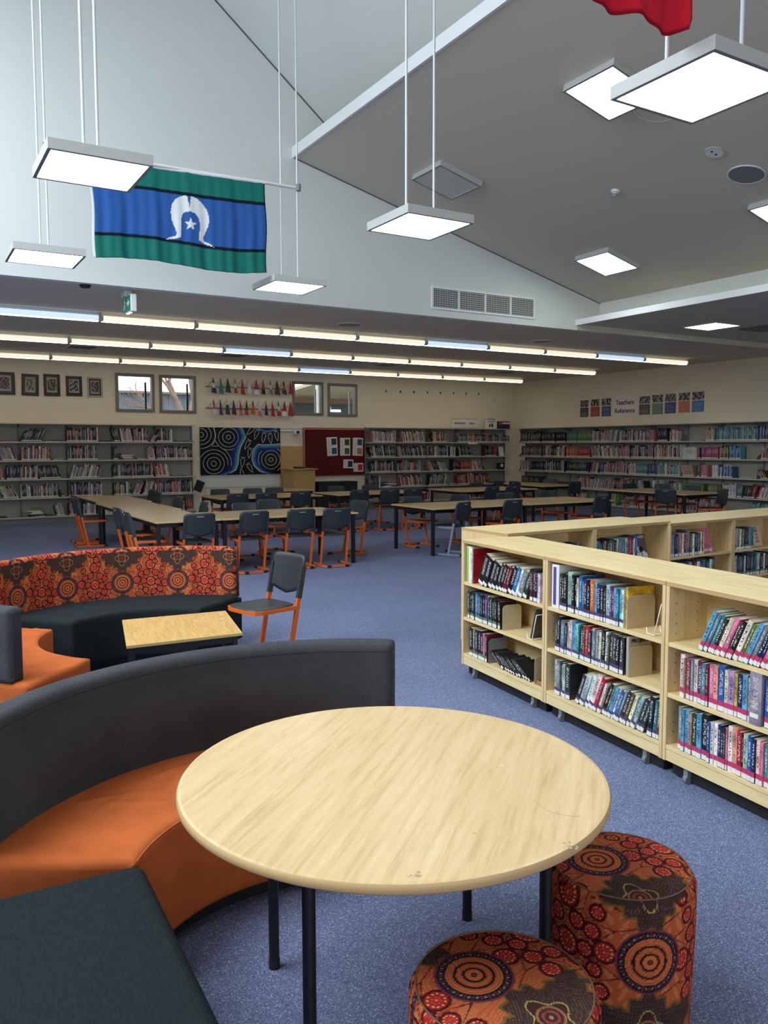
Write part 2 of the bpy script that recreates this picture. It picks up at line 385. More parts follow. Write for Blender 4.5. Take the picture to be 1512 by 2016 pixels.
def painted(name, w_, h_, step, paint, m, M, parent=None, wave=None, thick=.004):
    """flat printed panel in local x-z plane facing -y; colours come from paint(x, z)"""
    nx = max(2, int(w_/step)+1); nz = max(2, int(h_/step)+1)
    X, Z = np.meshgrid(np.linspace(0, w_, nx), np.linspace(0, h_, nz))
    Y = wave(X, Z) if wave else np.zeros_like(X)
    if isinstance(Y, tuple): X2, Y, Z2 = Y
    else: X2, Z2 = X, Z
    co = np.stack([X2, Y, Z2], -1).reshape(-1, 3)
    i = np.arange(nx*nz).reshape(nz, nx)
    q = np.stack([i[:-1, :-1], i[:-1, 1:], i[1:, 1:], i[1:, :-1]], -1).reshape(-1, 4)
    n0 = len(co); back = co+np.array([0, thick, 0])
    rim = np.concatenate([i[0, :], i[1:, -1], i[-1, ::-1][1:], i[::-1, 0][1:-1]])
    rr = np.stack([rim, rim+n0, np.roll(rim, -1)+n0, np.roll(rim, -1)], -1)
    faces = np.concatenate([q, (q+n0)[:, ::-1], rr])
    me = bpy.data.meshes.new(name); me.from_pydata(np.concatenate([co, back]).tolist(), [], faces.tolist())
    col = np.clip(paint(X.ravel(), Z.ravel()), 0, 1); col = np.concatenate([col, col]); col = np.concatenate([col, np.ones((len(col), 1))], 1)
    at = me.color_attributes.new('Col', 'FLOAT_COLOR', 'POINT'); at.data.foreach_set('color', col.astype(np.float32).ravel())
    me.materials.append(m)
    if wave: me.polygons.foreach_set('use_smooth', [True]*len(me.polygons))
    me.update()
    return put(name, me, parent, M)

def text_mesh(txt, size, ext=.0015, bold=False):
    c = bpy.data.curves.new('lettering', 'FONT'); c.body = txt; c.size = size; c.extrude = ext; c.align_x = 'CENTER'; c.align_y = 'CENTER'
    c.resolution_u = 3
    if bold: c.offset = size*.018
    o = bpy.data.objects.new('lettering', c); COL.objects.link(o)
    me = bpy.data.meshes.new_from_object(o.evaluated_get(bpy.context.evaluated_depsgraph_get()))
    bpy.data.objects.remove(o); bpy.data.curves.remove(c); return me
def lettering(txt, size, m, parent, pos, flat=(1, 1, 1), bold=False, rot=None, ext=.0015):
    """lettering standing in the parent's x-z plane, reading along +x, facing -y"""
    me = text_mesh(txt, size, ext, bold); me.materials.clear(); me.materials.append(m)
    M = Matrix.Translation(pos) @ (rot or Matrix()) @ Matrix.Rotation(PI/2, 4, 'X') @ Matrix.Diagonal((flat[0], flat[1], flat[2], 1))
    return put('lettering', me, parent, M)

# ================================================================== THE ROOM
XL, XR, YR, YB, YG = -5.1, 16.04, -5.0, 19.2, 10.05      # left, right, rear, back, gable wall
ZLOW, ZSIDE = 3.55, 3.645
SL = -.25077; X_A, Z_A, X_B = 10.19, 4.026, 4.62            # lower raked ceiling
def zslope(x): return Z_A+SL*(x-X_A)
UP = -.7905; XU0, ZU0, XRIDGE = 5.085, 5.936, 1.5           # upper raked ceiling
def zup(x): return ZU0+UP*(x-XU0)

struct('floor', MB().box((XL-.2, YR-.2, -.1), (XR+.2, YB+.2, 0)), M_CARPET)
WIN = [(4.325, 2.462, 5.188, 3.322), (5.323, 2.457, 6.178, 3.32), (8.715, 2.466, 9.574, 3.306), (9.725, 2.451, 10.58, 3.292)]
b = MB(); xs = [XL-.2]
for x0, z0, x1, z1 in WIN: xs += [x0, x1]
xs.append(XR+.2)
for i in range(0, len(xs), 2): b.box((xs[i], YB, 0), (xs[i+1], YB+.18, ZLOW+.1))
for x0, z0, x1, z1 in WIN: b.box((x0, YB, 0), (x1, YB+.18, z0)); b.box((x0, YB, z1), (x1, YB+.18, ZLOW+.1))
struct('wall_back', b, M_WALL)
struct('wall_right', MB().box((XR, YR-.2, 0), (XR+.2, YB, ZSIDE+.1)), M_WALL)
struct('wall_left', MB().box((XL-.2, YR-.2, 0), (XL, YB, ZLOW+.12)), M_WALL)
b = MB()
for x0, x1 in ((XL-.2, -2.6), (4.6, XR+.2)): b.box((x0, YR-.2, 0), (x1, YR, 9))
b.box((-2.6, YR-.2, 0), (4.6, YR, 1.1)); b.box((-2.6, YR-.2, 3.1), (4.6, YR, 9))
struct('wall_rear', b, M_WALL)
b = MB()
for x in (-2.6, -.2, 2.2, 4.54): b.box((x, YR-.12, 1.1), (x+.06, YR-.06, 3.1))
b.box((-2.6, YR-.12, 1.1), (4.6, YR-.06, 1.16)); b.box((-2.6, YR-.12, 3.04), (4.6, YR-.06, 3.1))
struct('window_5', b, M_ALU)  # unseen rear window, added to go with the foreground fill lamp
struct('wall_gable', MB().box((XL-.2, YG, ZLOW), (X_A+.3, YG+.12, 9.2)), M_WALLC)
struct('ceiling_low', MB().box((XL-.2, YG+.12, ZLOW), (XR+.2, YB, ZLOW+.1)).box((X_A+.3, YG+.001, ZLOW), (XR+.2, YG+.12, ZLOW+.1)), M_CEIL)
struct('ceiling_side', MB().box((9.66, YR, ZSIDE), (XR+.2, YG-.001, ZSIDE+.07)), M_CEIL)
struct('trim_1', MB().cbox((9.632, YR, 3.622), (9.66, YG-.001, 3.716), .004), M_TRIM)
struct('trim_2', MB().box((9.66, YG-.016, ZLOW+.0), (XR, YG+.0, ZSIDE)), M_WALL)
struct('wall_upstand', MB().box((X_A, YR, 3.7), (X_A+.12, YG, 4.2)), M_WALLC)
rak = lambda pts, y0, y1: MB().add([(x, y0, z) for x, z in pts]+[(x, y1, z) for x, z in pts],
    [tuple(range(len(pts))), tuple(range(len(pts), 2*len(pts)))[::-1]]+[(i+len(pts), (i+1) % len(pts)+len(pts), (i+1) % len(pts), i) for i in range(len(pts))])
struct('ceiling_raked_lower', rak([(X_B, zslope(X_B)), (X_A+.02, zslope(X_A+.02)), (X_A+.02, zslope(X_A)+.1), (X_B, zslope(X_B)+.1)], YR, YG), M_CEIL)
struct('trim_3', rak([(X_B-.03, zslope(X_B)-.012), (X_B, zslope(X_B)-.012), (X_B, zslope(X_B)+.125), (X_B-.03, zslope(X_B)+.125)], YR, YG), M_TRIM)
struct('ceiling_raked_upper', rak([(5.75, zup(5.75)), (5.75, zup(5.75)+.12), (XRIDGE, zup(XRIDGE)+.12), (XRIDGE, zup(XRIDGE))], YR, YG), M_WALLC)
struct('wall_clerestory', MB().box((5.7, YR, zslope(5.7)+.02), (5.8, YG, zup(5.75)+.1)), M_WALLC)
zl = lambda x: zup(XRIDGE)+UP*-1*(x-XRIDGE)
def lslab(x0, x1, y0, y1): return rak([(x0, zl(x0)), (x1, zl(x1)), (x1, zl(x1)+.12), (x0, zl(x0)+.12)], y0, y1)
b = lslab(-.7, XRIDGE, YR, YG)
for a in ((XL-.2, -4.4, YR, YG), (-4.4, -.7, YR, .4), (-4.4, -.7, 9.3, YG)):
    q = lslab(*a); b.add(q.v, q.f)
struct('ceiling_left_rake', b, M_WALLC)
b = MB()
for k in range(5): y = .4+k*2.2; q = lslab(-4.4, -.7, y, y+.08); b.add(q.v, q.f)
struct('window_6', b, M_TRIM)
struct('baseboard_back', MB().cbox((XL, YB-.02, 0), (XR, YB, .12), .004), M_TRIM)
struct('baseboard_right', MB().cbox((XR-.02, YR, 0), (XR, YB-.02, .12), .004), M_TRIM)
struct('trim_4', MB().box((6.235, YB-.008, .12), (6.262, YB, ZLOW)), M_WALL)

M_SHADOW_LINE = mat('painted_shadow_line', L(96, 100, 100), .9)  # grey strips with the joint groove's shadow put into their colour
struct('shadow_line_lower', rak([(X_B, zslope(X_B)), (X_A, zslope(X_A)), (X_A, zslope(X_A)-.014), (X_B, zslope(X_B)-.014)], YG-.004, YG), M_SHADOW_LINE)
struct('shadow_line_upper', rak([(XRIDGE, zup(XRIDGE)), (5.7, zup(5.7)), (5.7, zup(5.7)-.024), (XRIDGE, zup(XRIDGE)-.024)], YG-.004, YG), M_SHADOW_LINE)
# windows in the back wall
for n, (x0, z0, x1, z1) in enumerate(WIN):
    t = .055; b = MB()
    b.cbox((x0-.01, YB-.035, z0-.01), (x0+t, YB+.12, z1+.01), .005); b.cbox((x1-t, YB-.035, z0-.01), (x1+.01, YB+.12, z1+.01), .005)
    b.cbox((x0+t, YB-.035, z0-.01), (x1-t, YB+.12, z0+t), .005); b.cbox((x0+t, YB-.035, z1-t), (x1-t, YB+.12, z1+.01), .005)
    o = struct('window_%d' % (n+1), b, M_ALU)
    part('window_glass', MB().box((x0+t, YB+.07, z0+t), (x1-t, YB+.074, z1-t)), M_GLASS, o)
    part('sash_bar', MB().box((x1-.19, YB+.08, z0+t), (x1-.15, YB+.11, z1-t-.12)), M_BLACK if n < 2 else M_FIX, o)

# ------------------------------------------------------------------ outside the back windows
struct('outside_ground', MB().box((-10, YB+.4, -.3), (30, 40, -.12)), mat('gravel', L(150, 146, 138), .95))
b = MB(); 
t_ = thing('metal_shed', 'blue grey corrugated shed wall outside the two left windows', 'shed', (0, 0, 0))
b.box((3.0, 24.0, -.12), (9.6, 24.3, 3.2)); part('shed_wall', b, mat('shed_sheet', L(120, 136, 150), .7), t_)
b = MB()
for k in range(44): b.cyl((3.05+k*.15, 23.995, -.1), (3.05+k*.15, 23.995, 3.18), .03, n=6)
part('corrugation', b, mat('shed_sheet', L(120, 136, 150), .7), t_, kind='stuff')
part('roof_edge', MB().cbox((2.9, 23.8, 3.18), (9.7, 24.4, 3.25), .01), M_ALU, t_)
rng = random.Random(4)
bark = mat('pale_bark', L(150, 128, 116), .9)
t_ = thing('bare_tree', 'leafless pale tree branching outside the second window', 'tree', (7.15, 22.2, 0))
b = MB(); tw = MB()
def branch(bb, p, d, r, ln, depth):
    q = p+d*ln; bb.cyl(p, q, r, r*.72, n=7, cap=False)
    if depth == 0: return
    for _ in range(3 if depth > 1 else 2):
        nd = (d+Vector((rng.uniform(-.75, .75), rng.uniform(-.3, .3), rng.uniform(-.35, .6)))).normalized()
        branch(tw, q, nd, r*.55, ln*rng.uniform(.55, .8), depth-1)
branch(b, Vector((0, 0, -.15)), Vector((-.12, 0, 1)).normalized(), .17, 2.4, 0)
p0 = Vector((-.28, 0, 2.2))
for dd, rr in (((-.35, 0, 1), .10), ((.35, .1, 1), .12), ((-.8, 0, .5), .05)): branch(tw, p0, Vector(dd).normalized(), rr, .75, 4)
branch(tw, Vector((-.1, 0, 1.9)), Vector((-.9, -.1, .55)).normalized(), .035, .6, 4)
part('trunk', b, bark, t_); part('branches', tw, bark, t_, kind='stuff')
t_ = thing('verandah_building', 'dark building with pale verandah roof outside the two right windows', 'building', (0, 0, 0))
part('building_wall', MB().box((11.5, 25.5, -.12), (19, 25.8, 3.6)), mat('dark_cladding', L(62, 70, 78), .5), t_)
part('verandah_roof', MB().add([(10.9, 21.0, 3.62), (19, 21.0, 3.62), (19, 25.7, 3.3), (10.9, 25.7, 3.3), (10.9, 21.0, 3.72), (19, 21, 3.72), (19, 25.7, 3.4), (10.9, 25.7, 3.4)], [(0, 1, 2, 3), (4, 7, 6, 5), (0, 4, 5, 1), (3, 2, 6, 7), (0, 3, 7, 4), (1, 5, 6, 2)]), mat('cream_roof', L(190, 182, 150), .7), t_)
part('fascia_board', MB().cbox((10.9, 24.9, 3.1), (19, 25.0, 3.28), .01), mat('brown_fascia', L(120, 92, 74), .7), t_)
for x in (10.9, 12.55): part('verandah_post', MB().cbox((x, 22.2, -.12), (x+.16, 22.36, 3.5), .01), M_FIX, t_)
for x, z in ((12.5, 2.95), (12.9, 2.86), (13.9, 3.0)): part('lights_reflection', MB().box((x, 25.47, z), (x+.5, 25.5, z+.07)), mat('reflection_glow', (1, 1, 1), .5, emit=((.9, .95, 1), 2.5)), t_)  # glowing strips stand in for room lights reflected in the panes

# ================================================================== CEILING FITTINGS
FITS = []
def strip_row(y, xend, zb, cool, rowname, n=12, pitch=1.383):
    for k in range(n):
        x1 = xend-k*pitch; x0 = x1-pitch
        c = k in cool
        side = 'cool bluish' if c else 'warm white'
        t = thing('strip_light', '%s strip light, %s from the right end of the %s ceiling row' % (side, nth(k+1), rowname), 'ceiling light', ((x0+x1)/2, y, zb), 'strip lights in three rows on the low ceiling')
        hw = (x1-x0)/2
        part('batten', MB().cbox((-hw+.004, -.035, .075), (hw-.004, .035, ZLOW-zb-.0), .006), M_FIX, t)
        b = MB(); prof = [(-.075, .075), (-.08, .03), (-.05, .004), (.05, .004), (.08, .03), (.075, .075)]
        for xx in (-hw+.02, hw-.02): pass
        vs = [(-hw+.02, a, z) for a, z in prof]+[(hw-.02, a, z) for a, z in prof]; m_ = len(prof)
        b.add(vs, [tuple(range(m_)), tuple(range(m_, 2*m_))[::-1]]+[(i+m_, (i+1) % m_+m_, (i+1) % m_, i) for i in range(m_)])
        part('diffuser', b, M_STRIPC if c else M_STRIPW, t)
        part('lens', MB().box((-hw+.024, -.048, .0), (hw-.024, .048, .0035)), M_LENSC if c else M_LENSW, t)
        for sx in (-1, 1):
            b = MB(); b.add([(sx*hw if j else sx*(hw-.032), a*1.04, z if z > .01 else z-.003) for j in (0, 1) for a, z in prof], [tuple(range(m_)), tuple(range(m_, 2*m_))[::-1]]+[(i+m_, (i+1) % m_+m_, (i+1) % m_, i) for i in range(m_)])
            part('end_cap', b, M_FIX, t)
strip_row(12.19, 15.0, 3.43, {1, 4, 9}, 'nearest', 12)
strip_row(15.0, 15.06, 3.43, {6}, 'middle', 12)
strip_row(17.93, 15.2, 3.43, {4}, 'farthest', 12)

def panel(t, s=.31, hgt=.066, lit=True):
    b = MB()
    for a, c in (((-s, -s, 0), (s, -s+.022, hgt)), ((-s, s-.022, 0), (s, s, hgt)), ((-s, -s+.022, 0), (-s+.022, s-.022, hgt)), ((s-.022, -s+.022, 0), (s, s-.022, hgt))): b.cbox(a, c, .002)
    b.box((-s+.022, -s+.022, hgt-.006), (s-.022, s-.022, hgt))
    part('housing', b, M_FIX, t)
    b = MB()
    for a, c in (((-s, -s, -.0015), (s, -s+.022, 0)), ((-s, s-.022, -.0015), (s, s, 0)), ((-s, -s+.022, -.0015), (-s+.022, s-.022, 0)), ((s-.022, -s+.022, -.0015), (s, s-.022, 0))): b.box(a, c)
    part('under_rim', b, M_STEELD, t)
    part('diffuser', MB().box((-s+.022, -s+.022, .006), (s-.022, s-.022, .014)), M_PANEL if lit else M_PANELOFF, t)
PEND = [((1.258, 8.30), ((1.195, 8.105), (1.262, 8.105)), 'square pendant light at the far left, below the flag pole'),
        ((1.14, 5.556), ((1.045, 5.30), (1.128, 5.30)), 'square pendant light in front of the left end of the blue flag'),
        ((3.80, 8.43), ((3.628, 8.24), (3.819, 8.24)), 'square pendant light hanging just below right end of the flag'),
        ((3.668, 5.597), ((3.387, 5.355), (3.638, 5.355)), 'square pendant light in the middle, above the air vent wall'),
        ((3.49, 2.786), ((3.232, 2.787), (3.42, 2.52)), 'large near pendant light at the top right under the red cloth')]
for (cx, cy), rods, lab in PEND:
    t = thing('pendant_light', lab, 'pendant light', (cx, cy, 3.4), 'pendant lights over the reading area')
    panel(t)
    for rx, ry in rods:
        zt = (zup(rx) if rx > XRIDGE else zl(rx))
        part('suspension_rod', MB().cyl((rx-cx, ry-cy, .06), (rx-cx, ry-cy, zt-3.4), .0095, n=10), M_ROD, t)
        part('ceiling_rose', MB().cyl((rx-cx, ry-cy, zt-3.4-.09), (rx-cx, ry-cy, zt-3.4+.03), .045, n=14), M_WHITEP, t)
def on_rake(x, y, off=0): return Vector((x, y, zslope(x)-off))
RK = Matrix.Rotation(-math.atan(SL), 4, 'Y')
for (x, y), lit, lab in (((6.01, 5.84), True, 'lit square panel on the raked ceiling behind the near pendant'), ((6.12, 8.73), False, 'unlit square panel on the raked ceiling'),
                         ((8.93, 8.70), True, 'lit square panel low on the raked ceiling, above the side bulkhead'), ((8.87, 5.83), True, 'lit square panel on the raked ceiling at the right edge of the picture')):
    p = on_rake(x, y, .072)
    t = thing('ceiling_panel_light', lab, 'ceiling light', Matrix.Translation(p) @ RK, 'square panels on the raked ceiling'); panel(t, .325, .07, lit)
t = thing('ceiling_panel_light', 'lit square panel on the flat side ceiling at the right', 'ceiling light', (11.66, 8.98, ZSIDE-.03)); panel(t, .33, .03)
# round things on the ceilings
def disc_thing(p, r, h_, m, name, lab, cat, R_=Matrix(), hole=False):
    t = thing(name, lab, cat, Matrix.Translation(p) @ R_)
    part('face', MB().disc((0, 0), r*.93, -h_, 0, 28), m, t)
    b = MB(); b.tube([(r*math.cos(2*PI*i/28), r*math.sin(2*PI*i/28), -h_*.6) for i in range(28)], .012, .012, closed=True); part('rim', b, M_WHITEP if m != M_WHITEP else M_FIX, t)
    return t
disc_thing(on_rake(8.0, 5.78), .19, .012, M_STEELD, 'ceiling_speaker', 'round grey speaker grille in the raked ceiling at right', 'speaker', RK)
t = disc_thing(on_rake(7.46, 5.78), .1, .012, M_WHITEP, 'ceiling_plate', 'small round white plate with two holes beside the speaker', 'ceiling plate', RK)
for s_ in (-1, 1): part('hole', MB().disc((s_*.035, 0), .012, -.016, -.01, 8), M_INK, t)
disc_thing(on_rake(6.53, 5.74), .21, .01, M_CEIL, 'ceiling_plate', 'round ceiling plate beside the near pendant light', 'ceiling plate', RK)
t = thing('smoke_detector', 'small white smoke detector on the raked ceiling', 'smoke detector', Matrix.Translation(on_rake(7.52, 7.2)) @ RK)
part('base', MB().cyl((0, 0, 0), (0, 0, -.025), .052, .052, 20), M_WHITEP, t); part('sensor_head', MB().cyl((0, 0, -.02), (0, 0, -.065), .042, .022, 20), M_FIX, t)
part('sensor_slots', MB().cyl((0, 0, -.045), (0, 0, -.055), .031, .028, 12), M_INK, t)
single('cable_clip', MB().cbox((-.012, -.012, -.05), (.012, .012, 0), .004), M_INK, 'tiny dark clip under the raked ceiling by a lit panel', 'clip', Matrix.Translation(on_rake(6.35, 6.0)))
for x, y, r, lab in ((6.13, 11.35, .19, 'round speaker in the low ceiling in front of the nearest strip row'), (10.11, 11.4, .19, 'round speaker in the low ceiling near the right corner')):
    disc_thing((x, y, ZLOW), r, .012, M_STEELD, 'ceiling_speaker', lab, 'speaker')
disc_thing((12.9, 14.6, ZLOW), .1, .02, M_WHITEP, 'ceiling_plate', 'small white disc on the low ceiling between strip rows', 'ceiling plate')
disc_thing((3.55, 13.1, ZLOW), .1, .012, M_CEIL, 'ceiling_plate', 'small flush disc on the low ceiling at left', 'ceiling plate')
for (x, y), lab in (((3.1, 16.45), 'square ceiling vent above the framed pictures'), ((6.1, 16.4), 'square ceiling vent above the row of small flags'), ((9.9, 16.5), 'square ceiling vent over the maroon pinboard side'), ((13.5, 16.6), 'square ceiling vent near the back right corner')):
    t = thing('ceiling_vent', lab, 'vent', (x, y, ZLOW))
    b = MB()
    for a, c in (((-.3, -.3, -.012), (.3, -.25, 0)), ((-.3, .25, -.012), (.3, .3, 0)), ((-.3, -.25, -.012), (-.25, .25, 0)), ((.25, -.25, -.012), (.3, .25, 0))): b.box(a, c)
    part('frame', b, M_FIX, t); part('backing', MB().box((-.25, -.25, -.003), (.25, .25, 0)), M_INK, t)
    for k in range(8): part('slat', MB().box((-.245+k*.0625, -.25, -.012), (-.225+k*.0625, .25, -.003)), M_STEELD, t)
t = thing('ceiling_vent', 'dark square vent in the side ceiling at the right edge', 'vent', (12.75, 8.75, ZSIDE))
part('backing', MB().box((-.3, -.3, -.004), (.3, .3, 0)), M_INK, t)
for k in range(9): part('slat', MB().box((-.3+k*.07, -.3, -.02), (-.27+k*.07, .3, -.004)), M_STEELD, t)

# long return-air grille on the gable wall
t = thing('air_grille', 'long white four panel air grille on the upper wall', 'vent', (6.785, YG, 3.655))
W_, H_ = 1.975, .33; b = MB()
for a, c in (((0, -.02, 0), (W_, 0, .03)), ((0, -.02, H_-.03), (W_, 0, H_)), ((0, -.02, .03), (.03, 0, H_-.03)), ((W_-.03, -.02, .03), (W_, 0, H_-.03))): b.cbox(a, c, .003)
for k in (1, 2, 3): b.cbox((W_*k/4-.012, -.02, .03), (W_*k/4+.012, 0, H_-.03), .003)
part('frame', b, M_TRIM, t); part('duct', MB().box((.03, -.002, .03), (W_-.03, 0, H_-.03)), M_INK, t)
for k in range(4):
    x0 = W_*k/4+(.03 if k == 0 else .012); x1 = W_*(k+1)/4-(.03 if k == 3 else .012); b = MB()
    for i in range(15): x = x0+(x1-x0)*(i+.5)/15; b.box((x-.004, -.014, .03), (x+.004, -.008, H_-.03))
    for i in range(9): z = .03+(H_-.06)*(i+.5)/9; b.box((x0, -.008, z-.004), (x1, -.004, z+.004))
    part('louvre_grid', b, M_FIX, t, kind='stuff')

# exit sign under the edge of the low ceiling
t = thing('exit_sign', 'green running man exit sign hanging at the ceiling edge', 'sign', frame((2.475, 10.48, 3.28), (.02, -1, 0)))
part('mounting_box', MB().cbox((.03, -.03, .2), (.2, .055, .27), .006), M_WHITEP, t)
part('housing', MB().cbox((0, 0, 0), (.36, .075, .21), .012), M_WHITEP, t)
part('green_face', MB().box((.012, -.004, .015), (.348, 0, .195)), mat('exit_green', L(20, 104, 78), .4, emit=(L(20, 104, 78), .35)), t)
b = MB()
b.prism([(.05, .08), (.08, .11), (.075, .15), (.1, .165), (.13, .13), (.115, .12), (.1, .14), (.095, .11), (.13, .09), (.115, .04), (.1, .045), (.11, .08), (.085, .09), (.055, .04), (.04, .05)], 0, .002, Matrix.Translation((0, -.0045, 0)) @ Matrix.Rotation(PI/2, 4, 'X'))
b.disc((.088, .178), .013, 0, .002, 12, Matrix.Translation((0, -.0045, 0)) @ Matrix.Rotation(PI/2, 4, 'X'))
b.prism([(.19, .095), (.25, .095), (.25, .06), (.32, .11), (.25, .16), (.25, .125), (.19, .125)], 0, .002, Matrix.Translation((0, -.0045, 0)) @ Matrix.Rotation(PI/2, 4, 'X'))
part('pictogram', b, M_TRIM, t)
part('lamp_slot', MB().box((.1, .01, -.004), (.28, .04, 0)), mat('sign_lamp', (1, 1, 1), .5, emit=((1, 1, 1), 2.0)), t)
single('sensor_dome', MB().cyl((0, 0, 0), (0, 0, -.03), .07, .05, 16), M_INK, 'small black dome on the low ceiling edge left of exit sign', 'sensor', Matrix.Translation((1.98, 10.2, ZLOW)))

# ------------------------------------------------------------------ flags on the pendant rods
def flag_wave(seed, amp, n, w_, h_, sag=0.0):
    r = random.Random(seed); ph = [r.uniform(0, 6) for _ in range(4)]
    def f(X, Z):
        d = (h_-Z)/h_
        Y = amp*(.35+d)*(.5*np.sin(X*n+ph[0])+.3*np.sin(X*n*1.9+ph[1]+Z*2)+.25*np.sin(X*n*3.3+ph[2]))
        X2 = X*(1-.012*d)+.008*np.sin(Z*9+ph[3]); Z2 = Z-sag*d*np.sin(PI*X/w_)+.03*d*np.sin(X*3.0/w_*2)
        return X2, Y, Z2
    return f
def tsi(x, z, W, Hh):
    u = x/W; v = z/Hh; c = np.empty((len(x), 3)); c[:] = L(50, 94, 164)
    g = L(32, 114, 104); k = L(20, 30, 38)
    c[(v > .77) | (v < .23)] = g
    c[((v > .745) & (v < .772)) | ((v > .228) & (v < .255))] = k
    c[(u > .992) | (v < .008)] = k
    c[u < .012] = L(214, 214, 206)
    X = (u-.535)*W; Z = (v-.465)*Hh*.96; X = X*.93; wh = np.array(L(226, 230, 232))
    # dhari headdress: outer profile minus the arched opening
    def poly(px, pz, P):
        ins = np.zeros(len(px), bool); j = len(P)-1
        for i in range(len(P)):
            xi, zi = P[i]; xj, zj = P[j]
            cond = ((zi > pz) != (zj > pz)) & (px < (xj-xi)*(pz-zi)/((zj-zi) or 1e-9)+xi); ins ^= cond; j = i
        return ins
    half = [(0, .135), (.018, .245), (.07, .235), (.125, .20), (.165, .145), (.182, .075), (.175, 0), (.15, -.06), (.128, -.115), (.135, -.145), (.19, -.165), (.235, -.195), (.12, -.165), (.085, -.145),
            (.088, -.06), (.088, .02), (.075, .065), (.045, .093), (0, .103)]
    m = poly(np.abs(X), Z, half); c[m] = wh
    star = []
    for i in range(10):
        rr = .062 if i % 2 == 0 else .025; a = PI/2+i*PI/5; star.append((rr*math.cos(a), rr*math.sin(a)-.015))
    c[poly(X, Z, star)] = wh
    return c
FW, FH = 1.83, .955
pole0, pole1 = Vector((1.26, 8.105, 4.40)), Vector((3.819, 8.24, 4.38))
t = thing('flag_pole', 'white pole slung between pendant rods carrying the blue green flag', 'pole', (0, 0, 0))
p_end = ony(583, 371, 8.245); pole1 = Vector((3.82, 8.225, p_end.z)); pl = ony(300, 326, 8.17); pole0 = Vector((1.262, 8.09, pl.z-(pl.x-1.26)*(p_end.z-pl.z)/(3.82-pl.x)))
part('pole_tube', MB().cyl(pole0, pole1, .016, n=12), M_WHITEP, t)
for p in (pole0, pole1): part('clamp', MB().cyl(p+Vector((0, -.02, -.035)), p+Vector((0, -.02, .035)), .026, n=10), M_STEELD, t)
fx0 = ony(182, 400, 8.16).x; fx1 = ony(527, 400, 8.16).x; FW = fx1-fx0
zt = pole0.z+(pole1.z-pole0.z)*((fx0+fx1)/2-pole0.x)/(pole1.x-pole0.x)-.012
zb_ = ony(531, 541, 8.16).z; FH = zt-zb_
slope_ = (pole1.z-pole0.z)/(pole1.x-pole0.x)
o = painted('torres_strait_flag', FW, FH, .008, lambda x, z: tsi(x, z, FW, FH), M_FLAG,
    frame((fx0, 8.15, zb_-slope_*FW/2), (1, 0, slope_), None), wave=flag_wave(3, .013, 17, FW, FH, .012))
tag(o, 'blue flag with green bands, white headdress and star, on high pole', 'flag')
# header sleeve wrapping the pole
part('sleeve', MB().cyl(Vector((0, .012, FH-.004)), Vector((FW, .012, FH-.004)), .02, n=10), M_WHITEP, o)
def redp(x, z):
    c = np.empty((len(x), 3)); c[:] = L(206, 34, 54); c[(z < .018)] = L(150, 16, 34); return c
YF2 = 2.62
rpts = [ony(x, y, YF2) for x, y in ((1100, -40), (1160, 0), (1200, 17), (1255, 33), (1290, 52), (1312, 63), (1330, 65), (1348, 62), (1352, 42))]
rx1 = rpts[-1].x; rz = rpts[-3].z; RW = 1.15
_bx = [rx1-RW]+[p.x for p in rpts]; _bz = [rpts[0].z+.25]+[p.z for p in rpts]
def redwave(X, Z):
    zb = np.interp(X+rx1-RW, _bx, _bz)-rz; t = Z/.9
    return X, .022*np.sin(X*19+1)*(1.1-t)+.012*np.sin(X*37), zb+(.9-zb)*t
o = painted('red_flag', RW, .9, .012, redp, M_FLAG, frame((rx1-RW, YF2, rz), (1, 0, 0)), wave=redwave)
tag(o, 'red cloth flag hanging into the top right of the picture', 'flag')
t = thing('flag_pole', 'white pole carrying the red flag at the top right', 'pole', (0, 0, 0))
part('pole_tube', MB().cyl((1.9, 2.64, rz+.9), (3.6, 2.64, rz+.9), .016, n=10), M_WHITEP, t)

# ================================================================== SHELVING AND BOOKS
BOOK_MESH = {}
def paperback(hue, wd, dp, hg, M, label, group, sticker=None, face=None, name='book'):
    """a book: cover (boards and rounded spine) with page block and spine sticker as parts. local x across the spine, y into the shelf, z up"""
    t = .0022; b = MB()
    n = 5; sp = [(wd*(.5-.5*math.cos(PI*i/n)), -.0035*math.sin(PI*i/n)) for i in range(n+1)]
    poly = sp+[(wd, dp), (wd-t, dp), (wd-t, t), (t, t), (t, dp), (0, dp)]
    k = len(poly); vs = [(x, y, 0) for x, y in poly]+[(x, y, hg) for x, y in poly]
    b.add(vs, [(i, (i+1) % k, (i+1) % k+k, i+k) for i in range(k)])
    # top and bottom edges of the boards and the spine
    for z, fl in ((0, 1), (hg, 0)):
        o0 = k if z else 0
        for q in ([n+1, n+2, n+3, n], [0, n+4, n+5, n+6], list(range(0, n+1))+[n+3, n+4]):
            f = [i+o0 for i in q]; b.f.append(tuple(f if not fl else f[::-1])); b.c.append(None); b.m.append(0); b.sm.append(False)
    o = put(name, b.mesh('book', M_COVER), None, M); o.color = (*hue, 1)
    tag(o, label, 'book', group)
    part('pages', MB().box((t, t+.001, .0025), (wd-t, dp-.003, hg-.0025)), M_PAPER, o)
    if sticker:
        for mt, z0, z1 in sticker:
            z1 = min(z1, hg*.6); q = MB(); m_ = 4
            pts = [(wd*(.5-.5*math.cos(PI*(i+.35)/(m_+.7))), -.0035*math.sin(PI*(i+.35)/(m_+.7))-.0006) for i in range(m_+1)]
            q.add([(x, y, z0) for x, y in pts]+[(x, y, z1) for x, y in pts], [(i, i+1, i+m_+2, i+m_+1) for i in range(m_)])
            part('spine_label', q, mt, o)
    return o
ST_PLAIN = [(M_STICK, .004, .028)]
